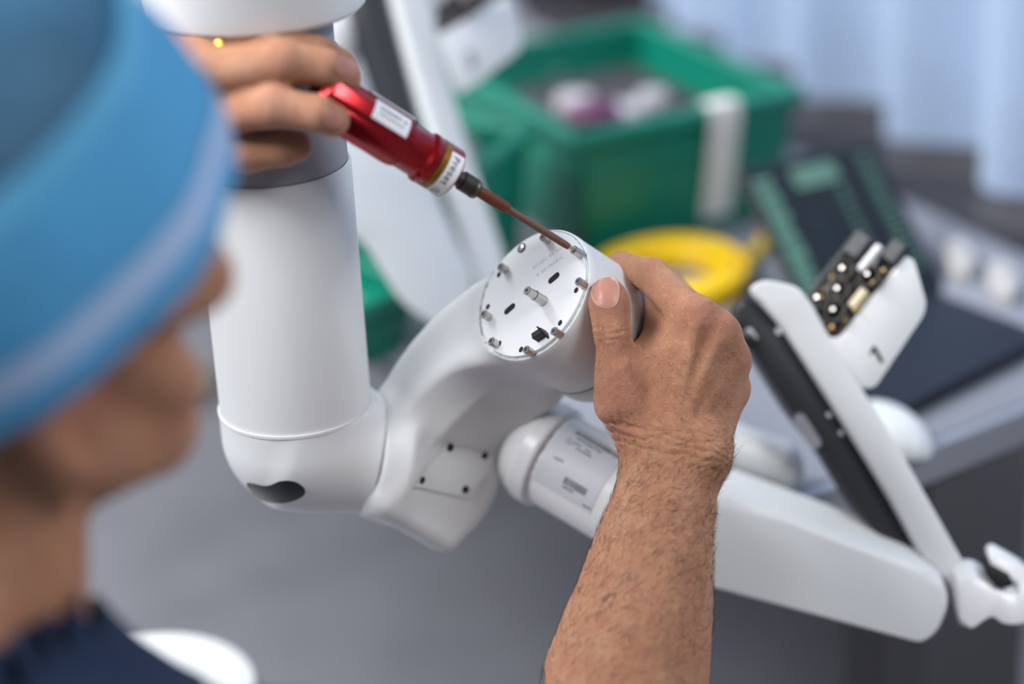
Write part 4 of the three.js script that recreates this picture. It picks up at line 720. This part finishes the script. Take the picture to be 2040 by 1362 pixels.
const rightF = (x, y, z) => {
  let d = smin(forearm(x, y, z), palm(x, y, z), 0.022); d = smin(d, styloid(x, y, z), 0.016);
  const th = smin(smin(thumb(x, y, z), thumbTail(x, y, z), 0.004), thumbEnd(x, y, z), 0.006);
  d = smin(d, th, 0.010); d = smin(d, web(x, y, z), 0.014); d = smin(d, web2(x, y, z), 0.008); d = smin(d, inner(x, y, z), 0.008);
  d = smin(d, fi(x, y, z), 0.008); d = smin(d, fm(x, y, z), 0.006); d = smin(d, fr(x, y, z), 0.005); d = smin(d, fp(x, y, z), 0.005);
  if (d > 0.012 || d < -0.012) return d;
  for (const k of knuck) d = smin(d, k(x, y, z), 0.008);
  for (const k of tendon) d = smin(d, k(x, y, z), 0.006);
  // creases at the thumb joint and the wrist, fine skin relief
  const t = (x - tIP.x) * tAx.x + (y - tIP.y) * tAx.y + (z - tIP.z) * tAx.z, nearT = exp(-((x - tIP.x) ** 2 + (y - tIP.y) ** 2 + (z - tIP.z) ** 2) / 3.2e-4);
  const wob = 0.0012 * noise(x * 180, y * 180, z * 180);
  if (nearT > 0.01) d += nearT * 0.0011 * (crease(t + wob, 0.0009) + 0.8 * crease(t - 0.0042 + wob, 0.0008) + 0.7 * crease(t + 0.0040 - wob, 0.0008) + 0.4 * crease(t + 0.0075 + wob, 0.0008));
  const v = (x - wr.x) * fAx.x + (y - wr.y) * fAx.y + (z - wr.z) * fAx.z, wob2 = 0.004 * noise(x * 55, y * 55, z * 55) + 0.0015 * noise(x * 160, y * 160, z * 160);
  if (abs(v) < 0.035) d += 0.0010 * exp(-v * v / 1.6e-4) * (crease(v + wob2, 0.0010) + crease(v + wob2 - 0.0045, 0.0010) + crease(v + wob2 + 0.0048, 0.0010) + 0.8 * crease(v - wob2 * 0.7 - 0.0095, 0.001) + 0.8 * crease(v + wob2 * 0.8 + 0.0105, 0.0010) + 0.6 * crease(v + wob2 * 0.6 + 0.016, 0.001));
  return d + 0.0007 * fbm(x * 70, y * 70, z * 70, 3) + 0.00018 * noise(x * 420, y * 420, z * 420);
};
// --- left hand
const LH = { w: [300, 165, 1.40] };
const lJ = {
  i: [[420, 230, 1.372], [545, 212, 1.346], [632, 226, 1.345], [664, 240, 1.350]], m: [[415, 150, 1.360], [565, 122, 1.345], [648, 135, 1.352], [689, 152, 1.362]],
  r: [[405, 108, 1.372], [540, 90, 1.362], [630, 105, 1.370], [680, 128, 1.384]], p: [[400, 105, 1.40], [510, 95, 1.40], [590, 120, 1.41], [620, 150, 1.415]], t: [[385, 275, 1.39], [490, 303, 1.378], [560, 296, 1.376], [592, 292, 1.377]],
};
const lR = { i: [0.0145, 0.0128, 0.0112, 0.0102], m: [0.0148, 0.0130, 0.0112, 0.0100], r: [0.0140, 0.0120, 0.0105, 0.0095], p: [0.0125, 0.0105, 0.0094, 0.0085], t: [0.0165, 0.0128, 0.0112, 0.0100] };
const lFing = Object.keys(lJ).map((k) => union([0, 1, 2].map((i) => cp(lJ[k][i], lJ[k][i + 1], lR[k][i], lR[k][i + 1])), 0.004));
const lWrist = joint(...LH.w), lElbow = joint(-330, 420, 1.46), lShoulder = joint(-390, 1210, 1.30);
const lPalm = union([cp([320, 150, 1.40], lJ.m[0], 0.022, 0.0165), cp([315, 130, 1.40], lJ.r[0], 0.020, 0.015), cp([320, 190, 1.40], lJ.i[0], 0.022, 0.016), cp([320, 215, 1.40], lJ.t[0], 0.022, 0.0175), cp([310, 140, 1.41], lJ.p[0], 0.019, 0.014)], 0.016);
const lFore = limb([{ p: lElbow, ra: 0.047, rb: 0.045 }, { p: lElbow.clone().lerp(lWrist, 0.35), ra: 0.048, rb: 0.043 }, { p: lElbow.clone().lerp(lWrist, 0.75), ra: 0.035, rb: 0.03 }, { p: lWrist, ra: 0.030, rb: 0.022 }, { p: joint(330, 165, 1.40), ra: 0.03, rb: 0.021 }], cy1, 24);
const leftF = (x, y, z) => {
  let d = smin(lFore(x, y, z), lPalm(x, y, z), 0.02);
  for (const g of lFing) d = smin(d, g(x, y, z), 0.0045);
  if (abs(d) > 0.01) return d;
  const kn = [[lJ.m[1], lJ.m[2]], [lJ.i[1], lJ.i[2]], [lJ.r[1], lJ.r[2]]];
  return d + 0.0005 * fbm(x * 80, y * 80, z * 80, 3);
};
// --- head and neck
const hf = dirW(0.75, 0.53, -0.42).normalize(), hh = dirW(-0.15, 0.82, 0.55), hu = hh.clone().addScaledVector(hf, -hh.dot(hf)).normalize(), hr = hf.clone().cross(hu).normalize();
const headO = P(-10, 640, 1.10), hp = (f, u, r) => headO.clone().addScaledVector(hf, f / 910).addScaledVector(hu, u / 910).addScaledVector(hr, r / 910);
const neckBase = P(-55, 1290, 1.12), rShoulder = P(560, 1665, 1.10), rElbow = joint(1196, 1640, 1.385);
const both = (fn) => union([fn(1), fn(-1)], 0.001);
const eb = (c, a, b, g) => ellipsoid(c, hf, hu, hr, a, b, g);
const headParts = [
  eb(hp(-4, 42, 0), 0.096, 0.088, 0.076), eb(hp(38, -4, 0), 0.048, 0.064, 0.058), capsule(hp(-18, -20, 0), neckBase, 0.054, 0.058),
  both((s) => capsule(hp(12, -44, s * 46), hp(48, -80, s * 26), 0.017, 0.016)), capsule(hp(50, -84, -8), hp(50, -84, 8), 0.016, 0.016), both((s) => capsule(hp(8, -62, s * 40), hp(34, -74, s * 34), 0.026, 0.024)),
  both((s) => capsule(hp(52, 2, s * 60), hp(78, -2, s * 54), 0.014, 0.016)), both((s) => capsule(hp(74, 0, s * 55), hp(78, 36, s * 52), 0.015, 0.014)), both((s) => capsule(hp(40, -30, s * 50), hp(48, -46, s * 46), 0.02, 0.019)), both((s) => capsule(hp(86, 36, s * 12), hp(80, 36, s * 52), 0.013, 0.013)),
];
const nose = [capsule(hp(92, 26, 0), hp(98, 2, 0), 0.008, 0.009), both((s) => capsule(hp(90, -4, s * 9), hp(86, -4, s * 12), 0.007, 0.006))];
const lips = [capsule(hp(70, -40, -16), hp(70, -40, 16), 0.006, 0.006), capsule(hp(68, -50, -14), hp(68, -50, 14), 0.0065, 0.0065)];
const ears = both((s) => ellipsoid(hp(-14, -20, s * 78), hf.clone().addScaledVector(hu, 0.2).normalize(), hu.clone().addScaledVector(hf, -0.2).normalize(), hr, 0.019, 0.034, 0.009));
const concha = both((s) => ellipsoid(hp(-9, -20, s * 86), hf, hu, hr, 0.011, 0.019, 0.007)), sockets = both((s) => ellipsoid(hp(98, 14, s * 30), hf, hu, hr, 0.012, 0.012, 0.016));
const headBase = union(headParts, 0.018);
const headF = (x, y, z) => {
  let d = headBase(x, y, z); for (const g of nose) d = smin(d, g(x, y, z), 0.01); for (const g of lips) d = smin(d, g(x, y, z), 0.006);
  d = smax(d, -sockets(x, y, z), 0.012); d = smin(d, ears(x, y, z), 0.008); return smax(d, -concha(x, y, z), 0.005);
};
const chestDir = hf.clone().setY(0).normalize(), shirtUp = UP, sideR = hr.clone().setY(0).normalize();
const waist = neckBase.clone().addScaledVector(UP, -0.5).addScaledVector(chestDir, -0.04), lSh = neckBase.clone().multiplyScalar(2).sub(rShoulder);
lSh.y = rShoulder.y + 0.01;
const upperArms = [capsule(rShoulder, rElbow, 0.054, 0.047), capsule(lSh, lElbow, 0.052, 0.044)];
const skinBump = (() => {
  const n = 512, c = 56, pts = []; for (let j = 0; j < c; j++) for (let i = 0; i < c; i++) pts.push([i + hash(i, j, 1), j + hash(i, j, 2)]);
  return dataTex(n, (i, j) => { const x = i / n * c, y = j / n * c, a = Math.floor(x), b = Math.floor(y); let d1 = 9, d2 = 9; for (let q = -1; q <= 1; q++) for (let p = -1; p <= 1; p++) { const ii = (a + p + c) % c, jj = (b + q + c) % c, P0 = pts[jj * c + ii]; const dx = P0[0] - ii + a + p - x, dy = (P0[1] - jj + b + q - y), d = hypot(dx, dy); if (d < d1) { d2 = d1; d1 = d; } else if (d < d2) d2 = d; } return 255 * clamp((d2 - d1) * 2.2, 0, 1) * 0.8 + 40 * hash(i, j, 5); });
})();
M.skin = phy({ color: 0xffffff, vertexColors: true, roughness: 0.52, bumpMap: skinBump, bumpScale: 0.0009 });
const skinBase = new THREE.Color(0xd29872), skinRed = new THREE.Color(0xc47f6a), skinPale = new THREE.Color(0xe4b898), skinDark = new THREE.Color(0xb07c5a);
function paint(g, spots = []) {
  const p = g.attributes.position, c = new Float32Array(p.count * 3), q = new THREE.Color();
  for (let i = 0; i < p.count; i++) {
    const x = p.getX(i), y = p.getY(i), z = p.getZ(i), m = fbm(x * 45, y * 45, z * 45, 3), m2 = fbm(x * 160 + 9, y * 160, z * 160, 2), m3 = noise(x * 700, y * 700, z * 700);
    q.copy(skinBase).lerp(m > 0 ? skinPale : skinDark, clamp(abs(m) * 0.75, 0, 1)).lerp(skinRed, clamp(0.22 + m2 * 0.6, 0, 0.6)).lerp(skinDark, clamp(m3 * 0.25, 0, 0.25));
    for (const [cc, r, k] of spots) q.lerp(skinRed, k * exp(-((x - cc.x) ** 2 + (y - cc.y) ** 2 + (z - cc.z) ** 2) / (r * r)));
    q.toArray(c, 3 * i);
  }
  g.setAttribute('color', new THREE.BufferAttribute(c, 3)); return g;
}
const UVS = { uvScale: 26, u: cx1, v: cy1 };
const rPts = RA.map(([x, y, d]) => joint(x, y, d)).concat([joint(1180, 560, 1.42), joint(1480, 560, 1.42), joint(1212, 552, 1.56), joint(1290, 590, 1.60)]);
const gR = paint(mesh(rightF, ...bounds(rPts, 0.03), 0.0021, { ...UVS, ne: 0.3 }), [[joint(...thumbIP), 0.012, 0.4], [joint(1250, 790, 1.43), 0.022, 0.5], [joint(1208, 585, 1.425), 0.016, 0.5], [joint(1388, 622, 1.42), 0.014, 0.35], [joint(1434, 655, 1.42), 0.014, 0.35], [joint(1464, 740, 1.45), 0.018, 0.3]]);
const gL = paint(mesh(leftF, ...bounds([lElbow, lWrist, joint(720, 90, 1.34), joint(720, 320, 1.44), joint(300, 60, 1.36)], 0.055), 0.0032, UVS), [[joint(680, 140, 1.35), 0.014, 0.3], [joint(545, 212, 1.33), 0.014, 0.3], [joint(565, 122, 1.33), 0.014, 0.3]]);
const gH = paint(mesh(headF, ...bounds([hp(125, 130, 0), hp(-100, -110, 85), hp(0, 0, -85), neckBase], 0.075), 0.0045, UVS), [[hp(-8, -2, 76), 0.03, 0.5]]);
const gU = paint(mesh((x, y, z) => min(upperArms[0](x, y, z), upperArms[1](x, y, z)), ...bounds([rShoulder, rElbow, lSh, lElbow], 0.06), 0.010, UVS));
part('body', mergeGeometries([gR, gL, gH, gU]), M.skin, person, 'tanned skin of head, arms and hands');
// nails
M.nail = phy({ color: 0xb07a68, roughness: 0.42 });
part('nail_rim', sheet(rightF, [[1177, 580], [1181, 560], [1197, 551], [1215, 551], [1230, 560], [1234, 582], [1229, 604], [1213, 613], [1196, 611], [1183, 600]], 0.0003, 6, 4), std({ color: 0xcdaa92, roughness: 0.5 }), person, 'pale nail rim');
part('thumbnail', sheet(rightF, [[1180, 580], [1184, 563], [1198, 556], [1214, 556], [1227, 564], [1231, 582], [1226, 602], [1212, 611], [1197, 609], [1185, 598]], 0.0007, 6, 4), M.nail, person, 'pink thumbnail');
M.nailTip = std({ color: 0xe6d3c2, roughness: 0.4 });
part('fingernail', sheet(leftF, [[668, 120], [685, 112], [706, 118], [714, 134], [704, 148], [684, 152], [668, 142]], 0.0006, 5, 4), M.nail, person, 'pink fingernail');
part('fingernail', sheet(leftF, [[640, 226], [655, 216], [674, 222], [684, 238], [676, 252], [656, 254], [642, 244]], 0.0006, 5, 4), M.nail, person, 'pink fingernail');
// gold ring
{
  const a = joint(...lJ.r[0]), b = joint(...lJ.r[1]), ax = b.clone().sub(a).normalize(), c = a.clone().lerp(b, 0.36);
  const ringT = thing('finger_ring', 'thin gold ring worn on a finger of the raised hand', 'ring', c.clone());
  part('band', lathe([[0.0131, -0.0022], [0.0147, -0.0022], [0.0151, 0], [0.0147, 0.0022], [0.0131, 0.0022], [0.0131, -0.0022]], c, ax, 48), M.gold, ringT);
}
// hair on the forearm and the back of the hand
{
  const pos = [], idx = [], F0 = joint(1247, 1362, 1.412), F1 = joint(1340, 900, 1.446), n1 = V(0, 0, 0);
  const hair = (p, d, g, L, w) => {
    const s = d.clone().cross(g).normalize(), base = pos.length / 3, seg = 4, bend = rr(-0.9, 0.9), lift = rr(0.10, 0.38);
    for (let k = 0; k <= seg; k++) { const t = k / seg, q = p.clone().addScaledVector(d, L * t * (1 - 0.15 * t)).addScaledVector(s, bend * L * t * t * 0.5).addScaledVector(g, L * (lift * t - lift * 0.55 * t * t) - 0.0003 * (1 - t)), ww = w * (1 - 0.75 * t); for (let m = 0; m < 3; m++) { const a = m * 2.094; const v = q.clone().addScaledVector(s, ww * cos(a)).addScaledVector(g, ww * sin(a)); pos.push(v.x, v.y, v.z); } if (k < seg) for (let m = 0; m < 3; m++) { const a = base + k * 3 + m, b = base + k * 3 + (m + 1) % 3; idx.push(a, b, b + 3, a, b + 3, a + 3); } }
  };
  let made = 0, tries = 0;
  while (made < 3700 && tries++ < 30000) {
    const t = Math.pow(rnd(), 0.9) * 1.25 - 0.12, c = F0.clone().lerp(F1, t), r = 0.05, a = rnd() * 2 * PI;
    const p = c.clone().addScaledVector(cx1, r * cos(a)).addScaledVector(cz1, r * sin(a)).addScaledVector(cy1, rr(-0.01, 0.01));
    for (let k = 0; k < 4; k++) { const g = grad(rightF, p); p.addScaledVector(g, -rightF(p.x, p.y, p.z)); }
    const g = grad(rightF, p), out = p.clone().sub(c).normalize(), edge = out.dot(cx1);
    const dens = t > 1.0 ? 0.5 : t < 0.15 ? 0.5 : 0.95; if (rnd() > dens || (t > 1.02 && g.dot(cz1) < 0.2)) continue;
    const dir = fAx.clone().multiplyScalar(t > 1 ? 0.3 : 0.55).addScaledVector(cx1, rr(0.2, 1.0) * (t > 1 ? 1 : 0.8)).add(V(rr(-0.5, 0.5), rr(-0.5, 0.5), rr(-0.5, 0.5))); dir.addScaledVector(g, -dir.dot(g)).normalize();
    hair(p, dir, g, rr(0.005, 0.0125) * (t > 1 ? 0.8 : 1), rr(0.00007, 0.00013)); made++;
  }
  for (let k = 0; k < 620; k++) {                              // short hairs on the back of the hand
    const x = rr(1215, 1470), y = rr(700, 900); if (x - 1215 < (y < 780 ? 60 : 0) || x > 1475 - (y - 700) * 0.18) continue;
    const p = hit(rightF, x, y, 1.3, 1.5), g = grad(rightF, p), dir = cx1.clone().multiplyScalar(rr(0.2, 1)).addScaledVector(cy1, rr(-0.7, 0.3)).add(V(rr(-0.4, 0.4), rr(-0.4, 0.4), rr(-0.4, 0.4))); dir.addScaledVector(g, -dir.dot(g)).normalize();
    hair(p, dir, g, rr(0.003, 0.008), rr(0.00006, 0.0001));
  }
  const g = new THREE.BufferGeometry(); g.setAttribute('position', new THREE.Float32BufferAttribute(pos, 3)); g.setIndex(idx); g.computeVertexNormals();
  const m = part('arm_hair', g, std({ color: 0x46301f, roughness: 0.5 }), person, 'fine dark arm hair'); m.userData.kind = 'stuff';
}
// cap: crown, side, pale band and brim, all rings of one rounded form
{
  const c = hu.clone().multiplyScalar(cos(0.17)).addScaledVector(hf, -sin(0.17)).normalize(), a1 = hf.clone().addScaledVector(c, -hf.dot(c)).normalize(), a2 = c.clone().cross(a1).normalize();
  const C0 = hp(5, 54, 3);
  const pt = (th, lon, off) => { // th: angle from the axis
    const w = 1 + 0.028 * fbm(cos(lon) * 2.2 + 3, sin(lon) * 2.2, th * 2.4, 3) + 0.010 * sin(lon * 9 + 3 * th) * max(0, sin(th)) + off;
    const rA = 0.136, rB = 0.114, rC = 0.138; return C0.clone().addScaledVector(a1, rA * w * sin(th) * cos(lon)).addScaledVector(a2, rB * w * sin(th) * sin(lon)).addScaledVector(c, (th < PI / 2 ? rC : 0.14) * w * cos(th));
  };
  const ring = (t0, t1, off, nv, nu = 120) => { const pos = [], idx = []; for (let j = 0; j <= nv; j++) for (let i = 0; i < nu; i++) { const p = pt(t0 + (t1 - t0) * j / nv, i / nu * 2 * PI, off); pos.push(p.x, p.y, p.z); if (j < nv) { const a = j * nu + i, b = j * nu + (i + 1) % nu; idx.push(a, a + nu, b, b, a + nu, b + nu); } } const g = new THREE.BufferGeometry(), uv = []; for (let j = 0; j <= nv; j++) for (let i = 0; i < nu; i++) { const p = pt(t0 + (t1 - t0) * j / nv, i / nu * 2 * PI, off).sub(C0); uv.push(p.dot(a1) * 6, p.dot(c) * 6 + p.dot(a2) * 3); } g.setAttribute('position', new THREE.Float32BufferAttribute(pos, 3)); g.setAttribute('uv', new THREE.Float32BufferAttribute(uv, 2)); g.setIndex(idx); g.computeVertexNormals(); return g; };
  M.cap = phy({ color: 0x4a99c9, roughness: 0.8, sheen: 0.3, sheenColor: new THREE.Color(0x88bbdd), side: THREE.DoubleSide });
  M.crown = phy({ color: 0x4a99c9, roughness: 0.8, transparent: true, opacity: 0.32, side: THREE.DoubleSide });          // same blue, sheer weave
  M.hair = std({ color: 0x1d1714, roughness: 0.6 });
  M.band = phy({ color: 0xa9c0e2, roughness: 0.7, side: THREE.DoubleSide });
  const cap = thing('surgical_cap', 'blue fabric cap with a pale band and sheer crown worn by the person', 'cap', C0.clone());
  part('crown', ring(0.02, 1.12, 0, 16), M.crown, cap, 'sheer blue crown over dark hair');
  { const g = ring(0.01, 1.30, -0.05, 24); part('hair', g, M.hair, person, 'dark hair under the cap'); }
  part('piping', ring(1.10, 1.20, 0.010, 4), std({ color: 0x55a0c8, roughness: 0.8, side: THREE.DoubleSide }), cap, 'light blue seam');
  part('side_panel', ring(1.18, 1.62, 0.004, 18), M.cap, cap, 'blue side panel');
  part('band', ring(1.60, 1.72, 0.016, 4), M.band, cap, 'pale blue band');
  part('brim', ring(1.70, 1.86, 0.008, 5), M.cap, cap, 'blue brim');
}
// navy shirt
{
  const torso = (x, y, z) => smin(smin(limbT(x, y, z), capsule(rShoulder, lSh, 0.062, 0.062)(x, y, z), 0.06), min(slR(x, y, z), slL(x, y, z)), 0.03);
  const slR = capsule(rShoulder, rShoulder.clone().lerp(rElbow, 0.5), 0.066, 0.064), slL = capsule(lSh, lSh.clone().lerp(lElbow, 0.5), 0.064, 0.062), sh = capsule(rShoulder, lSh, 0.062, 0.062);
  const limbT = limb([{ p: waist, ra: 0.17, rb: 0.12 }, { p: waist.clone().lerp(neckBase, 0.5), ra: 0.175, rb: 0.12 }, { p: neckBase.clone().addScaledVector(UP, -0.08), ra: 0.16, rb: 0.10 }], sideR, 14);
  const yoke = capsule(neckBase.clone().addScaledVector(UP, 0.012), neckBase.clone().addScaledVector(UP, -0.1), 0.068, 0.10);
  const neckHole = capsule(neckBase.clone().addScaledVector(UP, -0.02), neckBase.clone().addScaledVector(UP, 0.2), 0.0615, 0.0615);
  const f = (x, y, z) => { let d = smin(limbT(x, y, z), sh(x, y, z), 0.07); d = smin(d, yoke(x, y, z), 0.05); d = smin(d, min(slR(x, y, z), slL(x, y, z)), 0.03); d = max(d, -neckHole(x, y, z)); return abs(d) < 0.03 ? d + 0.006 * fbm(x * 14, y * 9, z * 14, 3) : d; };
  M.shirt = phy({ color: 0x0a2140, roughness: 0.85 });
  part('shirt', mesh(f, ...bounds([waist, rShoulder, lSh, neckBase, lSh.clone().lerp(lElbow, 0.5), rShoulder.clone().lerp(rElbow, 0.5)], 0.2), 0.011), M.shirt, person, 'navy shirt');
}
for (const o of scene.children) o.traverse?.((m) => { if (m.isMesh) { m.castShadow = true; m.receiveShadow = true; } });
renderer.render(scene, camera);
